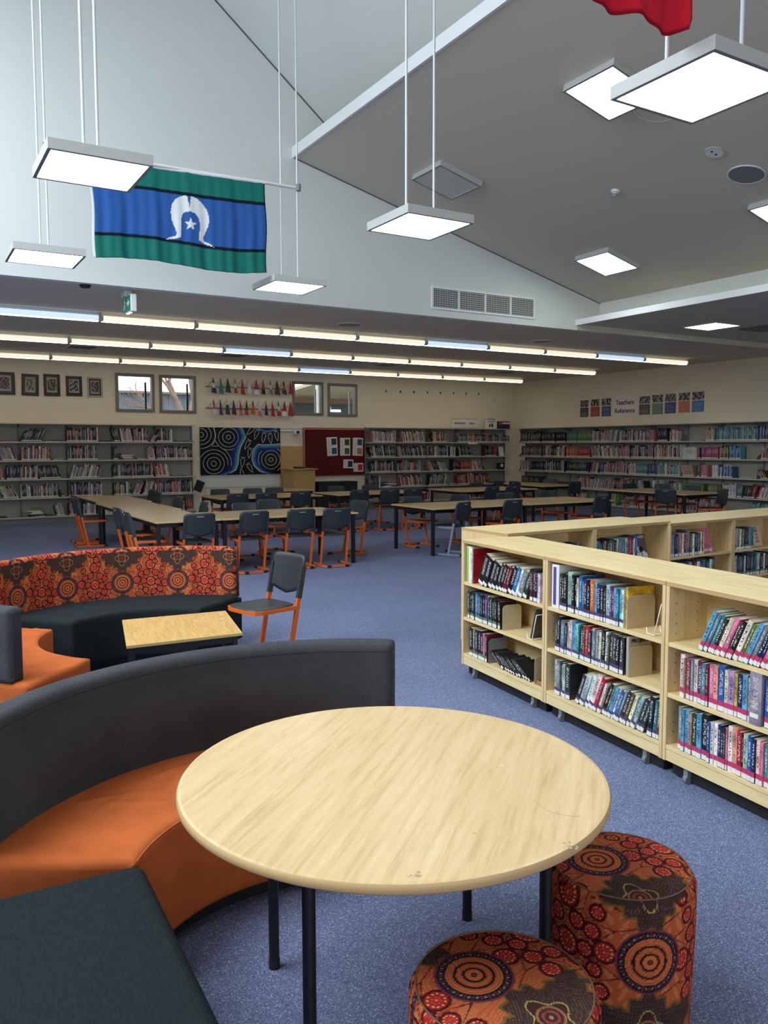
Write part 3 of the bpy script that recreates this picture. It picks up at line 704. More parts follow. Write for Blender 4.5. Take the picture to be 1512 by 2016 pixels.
ST_PINK = [(M_STICK, .003, .026), (M_PINK, .026, .05)]
ST_PURP = [(M_STICK, .003, .026), (M_PURP, .026, .044)]
ST_GREEN = [(M_STICK, .003, .026), (M_GREENST, .026, .044)]
STK = {'p': ST_PINK, 'v': ST_PURP, 'g': ST_GREEN, 'w': ST_PLAIN}

def book_end(F, x, dp, hg, label, m=None):
    b = MB(); r = .03; P = [(0, 0), (dp, 0), (dp, hg-r)]
    P += [(dp-r+r*math.cos(a), hg-r+r*math.sin(a)) for a in (PI/8, PI/4, 3*PI/8)]+[(dp-r, hg), (r, hg)]
    P += [(r-r*math.sin(a), hg-r+r*math.cos(a)) for a in (PI/8, PI/4, 3*PI/8)]+[(0, hg-r)]
    b.prism(P, 0, .002, F @ Matrix.Translation((x, .012, 0)) @ Matrix(((0, 0, 1, 0), (1, 0, 0, 0), (0, 1, 0, 0), (0, 0, 0, 1))))
    b.box((x-.07, .03, 0), (x, dp-.02, .0015), M=F)
    return single('bookend', b, m or M_BEIGE, label, 'bookend')

def row_books(F, x0, specs, where, group, stick, rnd, dpt=.13, inset=.012, cover_w=None, lim=None):
    """specs: list of (colour name, width, height, lean) lean >0 leans to the right (degrees); '|' gaps as (None, gap)
       F: matrix of the shelf's front left corner"""
    x = x0; n = 0
    for sp in specs:
        if sp[0] is None: x += sp[1]; continue
        cn, wd, hg, ln = sp; n += 1
        if lim and x+wd > lim: break
        th = math.radians(ln); dp = dpt+rnd.uniform(-.008, .012); y = inset+rnd.uniform(-.004, .008)
        hue = [min(1, c*rnd.uniform(.85, 1.15)) for c in L(PAL[cn])]
        if ln > 0:   # top tips to the right: stands on its lower right edge
            x2 = x+wd/math.cos(th); M = F @ Matrix.Translation((x2, y, .0006)) @ Matrix.Rotation(th, 4, 'Y') @ Matrix.Translation((-wd, 0, 0))
        elif ln < 0:
            x2 = x+wd/math.cos(th); M = F @ Matrix.Translation((x, y, .0006)) @ Matrix.Rotation(th, 4, 'Y')
        else:
            x2 = x+wd; M = F @ Matrix.Translation((x, y, .0006))
        kind_ = 'leaning book' if ln and ',' not in where else 'book'
        paperback(hue, wd-.0006, dp, hg, M, '%s %s, %s from left on %s' % (cn, kind_, nth(n), where), group, STK[stick] if stick else None)
        PLACED.append(1)
        x = x2+.0004
    return x
PLACED = []
R9 = random.Random(9)
def auto(colours, width, lean=0, hg=(.185, .205), wd=(.014, .030), rnd=R9):
    out = []; x = 0; i = 0
    while True:
        w_ = rnd.uniform(*wd); 
        if x+w_/math.cos(math.radians(lean)) > width: break
        out.append((colours[i % len(colours)], w_, rnd.uniform(*hg), lean)); x += w_/math.cos(math.radians(lean)); i += 1
    return out

def bookcase(M, W, dp, ht, zs, label, group, castors=True, topover=0.0, base=.08):
    """double-sided maple unit: origin at front left bottom; zs = tops of the shelves"""
    t = thing('bookcase', label, 'bookcase', M, group); T = .022
    part('side_panel', MB().cbox((0, 0, base), (T, dp, ht-.024), .0015), M_MAPLEZ, t)
    part('side_panel', MB().cbox((W-T, 0, base), (W, dp, ht-.024), .0015), M_MAPLEZ, t)
    tp = part('top_panel', MB().cbox((-topover, -topover, ht-.024), (W+topover, dp+topover, ht), .0015), M_MAPLE, t)
    part('edge_band', MB().box((-topover+.001, -topover-.0012, ht-.0225), (W+topover-.001, -topover-.0002, ht-.0015)).box((-.0012, .001, ht-.0225), (-.0002, dp-.001, ht-.0015)).box((W+.0002, .001, ht-.0225), (W+.0008, dp-.001, ht-.0015)), M_EDGE, tp)
    part('kick_panel', MB().cbox((T, .004, base+.002), (W-T, .024, zs[0]-.024), .001), M_MAPLE, t)
    for i, z in enumerate(zs):
        part('shelf', MB().cbox((T, .003 if i == 0 else .004, z-.021), (W-T, dp-.003, z), .001), M_MAPLE, t)
    part('divider_panel', MB().box((T, dp/2-.006, zs[0]), (W-T, dp/2+.006, ht-.024)), M_MAPLE, t)
    b = MB()
    for xx, s_ in ((T, 1), (W-T, -1)):
        for yy in (.05, .19):
            for k in range(14):
                z = zs[0]+.06+k*.05
                if z < ht-.06: b.cyl((xx-.001*s_, yy, z), (xx+.0012*s_, yy, z), .003, n=6)
    part('peg_holes', b, M_INK, t, kind='stuff')
    part('underframe_shade', MB().box((.03, .045, .012), (W-.03, dp-.045, base)), M_DARKW, t)  # underframe lowered and blackened to paint the shadow band below the unit
    if castors:
        for xx in (.14, W-.14):
            for yy in (.034, dp-.034):
                c = part('castor', MB().box((xx-.014, yy-.014, .035), (xx+.014, yy+.014, base)), M_STEELD, t)
                part('wheel', MB().cyl((xx-.011, yy, .023), (xx+.011, yy, .023), .023, n=16), M_STEELD, c)
    return t

# ---- front row of bookcases
FX = Vector((3.24-3.453, 2.718-4.706, 0)).normalized()
F0 = Vector((3.453, 4.706, 0))
ZS = [.161, .4257, .6819]; BH = .985
NM3 = ['nearest-to-tables', 'middle', 'right-hand']
CASE = ['left front bookcase', 'middle front bookcase', 'right front bookcase']
FM = []
for k in range(4):
    M = frame(F0+FX*(1.002*k), FX); FM.append(M)
    bookcase(M, .998, .516, BH, ZS, ['maple bookcase at the left end of the front row', 'maple bookcase in the middle of the front row beside the round table',
             'maple bookcase of the front row with pink stickered books', 'maple bookcase continuing the front row beyond the right edge'][k], 'double sided maple bookcases on castors')
def SHF(k, lev, x=0): return FM[k] @ Matrix.Translation((x, 0, ZS[lev]))
G = 'fiction books in the maple bookcases'
def seq(s, lean=0, h=.195, w=.02, rnd=R9):
    """'navy black*2 white:30' -> specs; :n gives the width in mm, *n repeats, /h height in mm"""
    out = []
    for tok in s.split(','):
        tok = tok.strip(); n = 1; ww = None; hh = None
        if '*' in tok: tok, n = tok.split('*'); n = int(n)
        if '/' in tok: tok, hh = tok.split('/'); hh = int(hh)/1000
        if ':' in tok: tok, ww = tok.split(':'); ww = int(ww)/1000
        for _ in range(n): out.append((tok.strip(), ww or rnd.uniform(w*.75, w*1.35), hh or rnd.uniform(h-.008, h+.008), lean))
    return out
def fit(specs, width):
    """scale the widths so the run of books fills the given length"""
    tot = sum(s[1]/math.cos(math.radians(s[3]))+.0004 if s[0] else s[1] for s in specs); k = width/tot
    return [(s[0], s[1]*k, *s[2:]) if s[0] else (None, s[1]*k) for s in specs]

# unit 1
w1 = 'on top shelf of the left front bookcase'.replace('on ', '')
t = thing('ring_binder', 'white ring binder with lime green spine strip, top shelf left end', 'binder', SHF(0, 2) @ Matrix.Translation((.045, .012, 0)))
part('cover', MB().cbox((0, 0, 0), (.052, .21, .258), .004), M_WHITEP, t)
part('spine_strip', MB().cbox((.004, -.0015, .004), (.028, .0005, .254), .0005), mat('lime_strip', L(150, 200, 70), .5), t)
xa = row_books(SHF(0, 2), .099, seq('white:20/252,red:12/246'), w1, G, None, R9, dpt=.19)
x2 = row_books(SHF(0, 2), xa+.055, fit(seq('black:34/235,black:30/215,charcoal:26/205,black:26,charcoal,black,maroon,maroon,black,blue:24,white:12,grey:26/190,charcoal', 24), .60), w1+', slanted run', G, 'w', R9, dpt=.17)
row_books(SHF(0, 2), x2+.045, seq('charcoal:16,maroon:16,charcoal:24/210,black:20/205,pale grey:18/185,white:14/180'), w1+', right end', G, 'w', R9, dpt=.17, lim=.972)
w2 = 'middle shelf of the left front bookcase'
row_books(SHF(0, 1), .06, fit(seq('dark green,black,maroon:26,navy,teal,navy,blue,navy,black,black,purple:26,white:14,black,dark green,black,charcoal,black,maroon,black'), .43), w2, G, 'g', R9)
book_end(SHF(0, 1), .515, .15, .17, 'beige bookend on the middle shelf of the left front bookcase')
w3 = 'bottom shelf of the left front bookcase'
row_books(SHF(0, 0), .09, fit(seq('black:30,olive:20,charcoal,black:26,maroon:24,lilac:12,maroon'), .235), w3, G, 'g', R9)
book_end(SHF(0, 0), .345, .15, .17, 'grey bookend beside the maroon books on the bottom left shelf', M_STEELD)
row_books(SHF(0, 0), .53, fit(seq('black:20,charcoal:18,black*3,maroon,black*2,charcoal,black*2', -62, .18, .014), .33), 'bottom shelf of left front bookcase, toppled run', G, 'w', R9)
# unit 2
w1 = 'top shelf of the middle front bookcase'
F = SHF(1, 2)
t = thing('ring_binder', 'thick white ring binder with a purple spine strip, top shelf', 'binder', F @ Matrix.Translation((.05, .012, 0)))
part('cover', MB().cbox((0, 0, 0), (.068, .21, .262), .004), M_WHITEP, t)
part('spine_strip', MB().cbox((.017, -.0015, .02), (.044, .0005, .248), .0005), mat('violet_strip', L(98, 62, 158), .5), t)
row_books(F, .125, fit(seq('charcoal:18/215,black:14/215,black:24/220,pale green:36/235,black:20/225,black:14,cream:14/212,blue:24/228,teal:14,navy:24/215,black:20,orange:28/220,sky blue:18/218,navy:22/205,charcoal:16,charcoal:14,pale green:26/212,purple:16/208,maroon:14/206,sky blue:16/205,teal:12,aqua:18/206,white:12'), .562), w1, G, 'v', R9, dpt=.15)
book_end(F, .7105, .19, .178, 'beige bookend beside white wire stand on the middle top shelf')
row_books(F, .694, seq('yellow:16/222'), w1+', by the bookend', G, None, R9, dpt=.165, inset=.012)
w2 = 'middle shelf of the middle front bookcase'
row_books(SHF(1, 1), .085, fit(seq('charcoal:14,black:24/212,grey:18,steel blue:18,navy:14,tan:16,cream:22/210,sky blue:20/214,aqua:22/200,teal:12,charcoal:24/198,brown:14,red:24/208,charcoal,pale grey:18,steel blue:14,grey:20,cream:14,black:24/214,white:14/206,olive:14,charcoal:22/208,charcoal:22/208,black:20/206,charcoal:24/205', 2), .605), w2, G, 'v', R9, dpt=.14)
F = SHF(1, 1)
t = single('book', MB().cbox((.712, .012, .0), (.73, .168, .215), .001), mat('beige_cover', L(176, 166, 148), .5), 'beige book titled PROJEKT standing behind its bookend', 'book', F, G)
lettering('PROJEKT', .030, M_INK, t, (.7308, .088, .192), rot=Matrix.Rotation(PI/2, 4, 'Z'), bold=True)
book_end(F, .7325, .16, .165, 'beige bookend in front of the book titled PROJEKT')
w3 = 'bottom shelf of the middle front bookcase'
xa = row_books(SHF(1, 0), .09, fit(seq('pale green:20/210,grey:22/212,dark green:18/205,pale green:18/200,charcoal:32/212'), .15), w3, G, 'v', R9)
xb = row_books(SHF(1, 0), xa+.05, fit(seq('charcoal:22,pale grey:28/208,white:20/212,cream:30/224,red:20/222,white:14,tan:10,black:20,olive:12,sky blue:20,white:10,blue:22,grey:12,charcoal:20,brown:16,cream:16,teal:14,pale grey:14,charcoal:20,dark green:18', 22), .56), w3+', slanted run', G, 'v', R9)
row_books(SHF(1, 0), xb+.035, seq('black:34/212,teal:24/200,brown:20/196,charcoal:14', 6), w3+', right end', G, 'v', R9, lim=.975)
# unit 3
w1 = 'top shelf of the right front bookcase'
row_books(SHF(2, 2), .20, seq('sky blue:24/218,steel blue:22/208,teal:20/206,charcoal:20,black:10,cream:22/204,pink:26/210,brown:14,black:20/204,cream:26/212,olive:18,green:12,sky blue:24/210,grey:22/200,navy:20/198,navy:14,pink:26/205,red:24/200,yellow:18/196,aqua:22/200,charcoal:20,cream:22,teal:18,navy:18,pink:20,white:18', 24), w1, G, 'p', R9, lim=.95)
w2 = 'middle shelf of the right front bookcase'
xa = row_books(SHF(2, 1), .09, fit(seq('white:24/212,tan:8,magenta:18/198,brown:8,grey:16/202,cream:20/206,maroon:20/204,teal:6,steel blue:20/202,maroon:12,pink:24/206,peach:20/206,blue:32/216,cream:18/202,lilac:28/204,yellow:14/200,navy:24/202,sky blue:24/206,pale green:12'), .42), w2, G, 'p', R9)
F = SHF(2, 1)
o = paperback(L(150, 136, 152), .062, .15, .236, F @ Matrix.Translation((xa+.003, .006, .0006)), 'thick mauve book with title FOUR FIRES on its spine', G, None)
lettering('FOUR', .017, M_STICK, o, (.031, -.0042, .098), ext=.0006); lettering('FIRES', .017, M_STICK, o, (.031, -.0042, .078), ext=.0006)
part('spine_label', MB().box((.008, -.0045, .032), (.052, -.0035, .052)), M_STICK, o)
part('moon_motif', MB().tube([(.031+.014*math.cos(a), -.0042, .142+.016*math.sin(a)) for a in np.linspace(.6, 5.6, 12)], .004, .001, up=(0, 1, 0)), mat('moon_blue', L(90, 120, 160), .5), o)
row_books(F, xa+.075, seq('blue:28/212,white:26/214,grey:16,pink:20,cream:24,navy:20,sky blue:22,white:18,charcoal:22,teal:18'), w2+', after mauve', G, 'p', R9, lim=.975)
w3 = 'bottom shelf of the right front bookcase'
row_books(SHF(2, 0), .085, seq('grey:28/214,sky blue:20/210,sky blue:26/212,tan:20/206,dark green:26/208,sky blue:30/216,black:38/222,blue:18/196,cream:20/200,white:20/200,navy:18/198,charcoal:14,charcoal:14,pink:10,white:24/212,peach:28/214,red:26/204,black:10,pale grey:26/206,blue:22/204,navy:20,cream:20,pink:18,teal:22,white:20,maroon:22,grey:22,blue:18,tan:20,cream:20,black:18,pink:22,sky blue:20,white:16,charcoal:20,navy:20'), w3, G, 'p', R9, lim=.975)

def wire_stand(F, x, label, lean=1, sc=1.0, ang=0):
    """two bent wire feet with an inclined back"""
    Mx = F @ Matrix.Translation((x, .03, 0)) @ Matrix.Rotation(ang, 4, 'Z')
    b = MB()
    for yy in (0.0, .09):
        b.tube([(-.055*sc, yy, .035), (-.05*sc, yy, .006), (.0, yy, .004), (.045*sc, yy, .17*sc)], .0028, n=6, up=(0, 1, 0))
    b.tube([(.045*sc, 0, .17*sc), (.045*sc, .09, .17*sc)], .0028, n=6, up=(1, 0, 0))
    b.tube([(0, 0, .004), (0, .09, .004)], .0028, n=6, up=(1, 0, 0))
    return single('book_stand', b, M_WIRE, label, 'book stand', Mx)
wire_stand(SHF(1, 2), .895, 'empty white wire book stand on the middle unit top shelf')
wire_stand(SHF(0, 1), .83, 'white wire stand holding a dark book, left front bookcase')
M = SHF(0, 1) @ Matrix.Translation((.80, .035, .012)) @ Matrix.Rotation(math.radians(16), 4, 'Y')
o = single('book', MB().cbox((0, 0, 0), (.016, .135, .2), .001), mat('dark_cover', L(60, 58, 56), .35), 'dark display book leaning on a white wire stand, left bookcase', 'book', M, G)
part('cover_band', MB().box((-.0008, .01, .06), (-.0001, .125, .09)), mat('grey_cover', L(110, 106, 100), .4), o)
t = thing('cardboard_tray', 'small brown cardboard tray on the bottom left shelf', 'tray', SHF(0, 0) @ Matrix.Translation((.90, .02, 0)))
part('tray_floor', MB().box((0, 0, 0), (.07, .17, .004)), mat('cardboard', L(160, 118, 78), .8), t)
for a, c in (((0, 0, 0), (.004, .17, .03)), ((.066, 0, 0), (.07, .17, .03)), ((.004, 0, 0), (.066, .004, .03)), ((.004, .166, 0), (.066, .17, .03))): part('tray_side', MB().box(a, c), NM['cardboard'], t)
book_end(SHF(0, 0), .885, .15, .17, 'beige bookend by the toppled black books')

# ---- second row of bookcases, running to the right behind the first
AX = Vector((1.82, .038, 0)).normalized()
MA = frame((3.893, 4.735, 0), AX)
bookcase(MA, .918, .565, 1.0, ZS, 'maple bookcase starting the rear row behind the front corner', 'double sided maple bookcases on castors')
MA2 = frame(Vector((3.893, 4.735, 0))+AX*.919, AX)
bookcase(MA2, .918, .565, 1.0, ZS, 'maple bookcase second along the rear row, holding grey covered display book', 'double sided maple bookcases on castors')
BX = Vector((.912, .041, 0)).normalized(); MBs = []
for k in range(3):
    Mq = frame(Vector((5.70, 4.75, 0))+BX*(.925*k), BX); MBs.append(Mq)
    bookcase(Mq, .92, .56, BH, ZS, ['maple bookcase third along the rear row, holding pink display book', 'maple bookcase fourth along the rear row with cream display card', 'maple bookcase at the far right end of the rear row'][k], 'double sided maple bookcases on castors')
def SB(M, lev): return M @ Matrix.Translation((0, 0, ZS[lev]))
row_books(SB(MA, 2), .36, fit(seq('teal,grey,dark green,steel blue,charcoal,grey,teal,pale grey,black,grey,teal,charcoal,steel blue,grey,dark green,black,grey,teal'), .42), 'top shelf of first rear bookcase', G, 'w', R9)
row_books(SB(MA2, 2), .03, fit(seq('sky blue,blue,black*2,tan,charcoal,black,grey,dark green,charcoal,pale green,steel blue,grey,teal,aqua,pale grey,blue,red:26/205,maroon:24/208,white,blue:30/212'), .50), 'top shelf of second rear bookcase', G, 'g', R9)
row_books(SB(MBs[0], 2), .03, fit(seq('pink,pink,sky blue,navy,charcoal,sky blue,pink,peach,white,maroon,peach,grey:34/225,brown,pale green,white,aqua,black,charcoal,grey,navy,cream,charcoal,white'), .47), 'top shelf of third rear bookcase', G, 'w', R9)
row_books(SB(MBs[1], 2), .03, fit(seq('pale grey,pale grey,yellow,grey,white,black,cream,charcoal,black,charcoal,dark green,aqua,steel blue,sky blue,teal'), .30), 'top shelf of fourth rear bookcase', G, 'g', R9)
row_books(SB(MBs[0], 1), .05, fit(seq('maroon,black,navy,charcoal,blue,pale grey,steel blue,black,teal,pale grey,navy,maroon,brown,white,maroon,navy,sky blue,charcoal,black,white,dark green:30/215'), .62), 'middle shelf of third rear bookcase', G, 'w', R9)
row_books(SB(MBs[1], 1), .03, fit(seq('white,pale grey,navy,charcoal,steel blue,navy,charcoal,white,navy*3,charcoal,grey,navy,teal,white,pale grey,charcoal,black,white,black,navy,charcoal,grey'), .60), 'middle shelf of fourth rear bookcase', G, 'g', R9)

def display_book(F, x, wd, hg, label, paint, lean=14, yaw=0, fs=.004):
    Mx = F @ Matrix.Translation((x, .05, .004)) @ Matrix.Rotation(yaw, 4, 'Z') @ Matrix.Rotation(math.radians(-lean), 4, 'X')
    t = thing('display_book', label, 'book', Mx, G)
    part('book_block', MB().cbox((0, 0.0, 0), (wd, .016, hg), .001), M_PAPER, t)
    painted('front_cover', wd, hg, fs, paint, M_COLG, Matrix.Translation((0, -.003, 0)), t, thick=.0025)
    return t
def pink_cover(x, z):
    c = np.empty((len(x), 3)); c[:] = L(226, 130, 158); s_ = np.sin(x*130)*np.cos(z*95)+np.sin((x+z)*160)*.7
    c[(s_ > .45) & (z > .05) & (z < .21)] = L(206, 110, 52); c[(z < .03) & (z > .012)] = L(240, 225, 232); return c
def grey_cover(x, z):
    c = np.empty((len(x), 3)); c[:] = L(232, 232, 230); c[(z+x*.6 > .13) & (z < .19)] = L(96, 96, 98); c[((x-.07)**2+(z-.085)**2 < .0007)] = L(38, 38, 42); c[z > .17] = L(84, 86, 90); return c
def cream_cover(x, z):
    c = np.empty((len(x), 3)); c[:] = L(226, 206, 176); return c
t = display_book(SB(MA2, 2), .56, .14, .215, 'face-out grey and white book lettered LOOKS, rear row', grey_cover)
lettering('LOOKS', .034, M_STICK, t, (.07, -.0035, .19), bold=True, ext=.0004)
wire_stand(SB(MA2, 2), .62, 'black wire stand under the grey and white display book', ang=PI/2, sc=.4).data.materials[0] = M_INK
display_book(SB(MBs[0], 2), .53, .15, .225, 'face-out pink book with orange artwork, rear row', pink_cover)
wire_stand(SB(MBs[0], 2), .60, 'pink wire stand under the face-out pink book', ang=PI/2, sc=.4).data.materials[0] = mat('pink_wire', L(226, 130, 158), .4)
t = display_book(SB(MBs[1], 2), .40, .14, .2, 'face-out cream book lettered BRE in a wire stand', cream_cover)
for s_, z in (('A', .18), ('BRE', .15), ('DA', .115), ('OF', .08), ('THE', .045)): lettering(s_, .032, mat('brown_ink', L(110, 62, 40), .6), t, (.07, -.0035, z), bold=True, ext=.0004)
single('paper_scrap', MB().cbox((0, 0, 0), (.02, .012, .003), .001), M_WHITEP, 'white paper scrap on the rear bookcase top', 'paper', Matrix.Translation(onz(1343, 1011, BH)))
t = single('tape_mark', MB().box((.0, 0, 0), (.055, .006, .0006)), mat('yellow_tape', L(226, 206, 90), .6), 'yellow tape mark on front edge of the middle bookcase top', 'tape', FM[1] @ Matrix.Translation((.06, -.0, BH+.0002)))

# ================================================================== WALL SHELVING
YF, XF = 18.9, 15.75
def shelving(F, xs_, zsh, ztop, wherelab, side, dp=.28, first=0):
    """F: frame at the floor, x along the shelf fronts, y into the wall; xs_: bay boundaries; each bay is a thing"""
    for i in range(len(xs_)-1):
        a, c = xs_[i], xs_[i+1]; W_ = c-a
        t = thing('shelving_bay', '%s grey steel shelving bay from the left on the %s' % (nth(i+1), wherelab), 'shelving', F @ Matrix.Translation((a, 0, 0)), 'steel shelving bays on the '+side)
        part('back_panel', MB().box((0.001, dp-.006, .08), (W_-.001, dp, ztop)), M_STEELB, t)
        for xx in ((0.0,) if i < len(xs_)-2 else (0.0, W_-.03)):
            part('upright', MB().cbox((xx, dp-.045, 0), (xx+.03, dp-.004, ztop+.01), .003), M_STEELD, t)
        part('canopy_shelf', MB().cbox((.001, .0, ztop-.022), (W_-.001, dp-.006, ztop), .002), M_STEEL, t)
        for z in zsh:
            s_ = part('shelf', MB().cbox((.001, .0, z-.03), (W_-.001, dp-.006, z), .002), M_STEEL, t)
            b = MB(); b.prism([(.012, z-.03), (dp-.02, z-.03), (dp-.02, z+.14), (dp-.09, z+.14), (.03, z+.05), (.012, z+.03)], 0, .0022, Matrix(((0, 0, 1, .002), (1, 0, 0, 0), (0, 1, 0, 0), (0, 0, 0, 1))))
            part('bracket', b, M_STEELD, t)
        b = MB(); b.prism([(.012, ztop-.09), (dp-.02, ztop-.14), (dp-.02, ztop), (.012, ztop)], 0, .0022, Matrix(((0, 0, 1, .002), (1, 0, 0, 0), (0, 1, 0, 0), (0, 0, 0, 1)))); part('bracket', b, M_STEELD, t)
        part('plinth', MB().box((.001, .05, 0), (W_-.001, .07, .115)), M_STEELD, t)
FBK = frame((0, YF, 0), (1, 0, 0)); FRT = frame((XF, YF, 0), (0, -1, 0))
ZW = [.147, .562, .965, .1366*10, 1.767]; ZW = [.147, .562, .965, 1.366, 1.767]
shelving(FBK, [.3, 1.27, 2.231, 3.2, 4.167, 5.141, 6.06], ZW, 2.16, 'left half of the back wall', 'back wall left')
shelving(FBK, [10.80, 11.80, 12.78, 13.755, 14.717, 15.60], ZW, 2.16, 'right half of the back wall', 'back wall right')
RB = [0.22, 1.13, 2.10, 3.08, 4.03, 5.02, 6.0, 6.97, 7.98, 8.96, 9.94, 10.92, 11.9]
shelving(FRT, RB, [.13, .52, .945, 1.36, 1.765], 2.175, 'right wall', 'right wall')

def px_back(px, z):      # x on the back shelf fronts for a picture column at height z
    p = ony(px, 880, YF); 
    for _ in range(3):
        d = _ray(px, 1008); yy = 1008-FPX*((Vector((p.x, YF, z))-Vector((0, 0, CAMH))).dot(_u2))/((Vector((p.x, YF, z))-Vector((0, 0, CAMH))).dot(_F)); p = ony(px, yy, YF)
    return p.x
def px_right(px, z):
    p = onx(px, 880, XF)
    for _ in range(3):
        v = Vector((XF, p.y, z))-Vector((0, 0, CAMH)); p = onx(px, 1008-FPX*v.dot(_u2)/v.dot(_F), XF)
    return YF-p.y
MIXC = ['black', 'charcoal', 'navy', 'maroon', 'cream', 'grey', 'white', 'brown', 'steel blue', 'charcoal', 'tan', 'purple', 'pale grey', 'dark green', 'lilac', 'black', 'white', 'red', 'navy', 'pale grey']
DARK = ['black', 'charcoal', 'navy', 'charcoal', 'grey', 'black', 'steel blue', 'maroon', 'dark green']
LITE = ['white', 'cream', 'pale grey', 'lilac', 'tan', 'grey', 'peach', 'white', 'navy', 'pale grey']
WARM = ['maroon', 'peach', 'cream', 'brown', 'pink', 'tan', 'charcoal', 'white', 'red', 'lilac']
BLUE = ['navy', 'blue', 'sky blue', 'charcoal', 'steel blue']
TEALS = ['teal', 'aqua', 'teal', 'pale green', 'teal', 'steel blue']
PINKS = ['pink', 'lilac', 'peach', 'maroon', 'pale grey', 'charcoal']
W_BACKL = {1.767: [(0, 34, 'F', WARM), (40, 88, 24, DARK), (88, 127, 'F', WARM), (131, 195, 0, MIXC), (196, 218, 'F', DARK), (222, 238, -14, DARK), (238, 262, -8, LITE), (262, 294, 0, MIXC), (296, 308, 28, ['tan']), (309, 340, 0, MIXC), (345, 382, 'F', TEALS)],
    1.366: [(0, 35, -18, LITE), (42, 101, 2, WARM), (103, 129, 'F', LITE), (133, 195, 0, ['lime green']+MIXC), (223, 235, 0, DARK), (236, 266, 'S', LITE), (270, 288, 'F', LITE), (291, 306, -6, LITE), (308, 380, -6, MIXC)],
    .965: [(0, 9, -10, ['red', 'peach']), (13, 40, 0, DARK), (40, 75, 2, MIXC), (76, 122, -12, DARK+['cream']), (137, 200, 16, LITE+['grey']), (223, 260, 0, DARK+['cream']), (260, 304, 0, WARM+DARK), (305, 336, -10, ['red', 'peach', 'white', 'pink']), (338, 370, 'F', TEALS)],
    .562: [(0, 38, -26, LITE+DARK), (40, 88, -2, MIXC), (88, 116, 0, ['purple', 'pale green', 'dark green', 'magenta']), (118, 130, -30, ['dark green']), (135, 203, 0, MIXC), (225, 262, 0, ['black', 'black', 'cream', 'grey', 'tan']), (262, 280, 22, LITE), (280, 304, 14, LITE+DARK), (306, 378, 0, WARM+DARK)],
    .147: [(0, 14, 'F', DARK), (54, 92, 'S', LITE), (93, 106, 'F', WARM), (108, 130, -12, LITE), (136, 152, 0, MIXC), (153, 190, 0, LITE), (194, 228, 0, LITE), (298, 312, 0, MIXC), (345, 366, 0, LITE), (367, 383, -10, ['orange', 'cream', 'orange', 'black'])]}
W_BACKR = {1.767: [(734, 782, -3, ['pink', 'pale grey']+LITE), (793, 837, -12, WARM+['black']), (851, 882, -4, ['black', 'yellow', 'blue', 'red', 'cream', 'maroon']), (902, 930, 0, TEALS+PINKS), (931, 936, 0, ['yellow']), (937, 1004, 0, BLUE+PINKS)],
    1.366: [(729, 780, -10, DARK+['cream', 'white']), (788, 842, -14, MIXC), (843, 884, -2, LITE+DARK), (886, 898, 0, ['navy', 'cream']), (903, 932, -10, DARK+['cream', 'grey']), (956, 972, 0, DARK), (972, 980, 0, ['red'])],
    .965: [(731, 779, 0, MIXC), (784, 829, 0, WARM+TEALS), (843, 885, -26, LITE+DARK), (893, 905, 0, DARK), (907, 929, 0, ['red']), (930, 936, 0, ['yellow', 'cream']), (937, 952, -16, LITE), (955, 980, 'F', ['yellow', 'white', 'black'])],
    .562: [(726, 751, 0, DARK+['white']), (757, 786, 'S', LITE), (789, 832, -10, ['brown', 'white', 'tan', 'maroon', 'pink', 'cream']), (845, 883, 10, ['white', 'grey', 'purple', 'tan', 'charcoal']), (886, 900, 'F', LITE), (902, 965, -8, ['red', 'maroon', 'brown', 'cream', 'red', 'tan']), (968, 1000, 'F', DARK)],
    .147: [(838, 853, 0, ['navy', 'white', 'red']), (905, 1000, -10, MIXC)]}
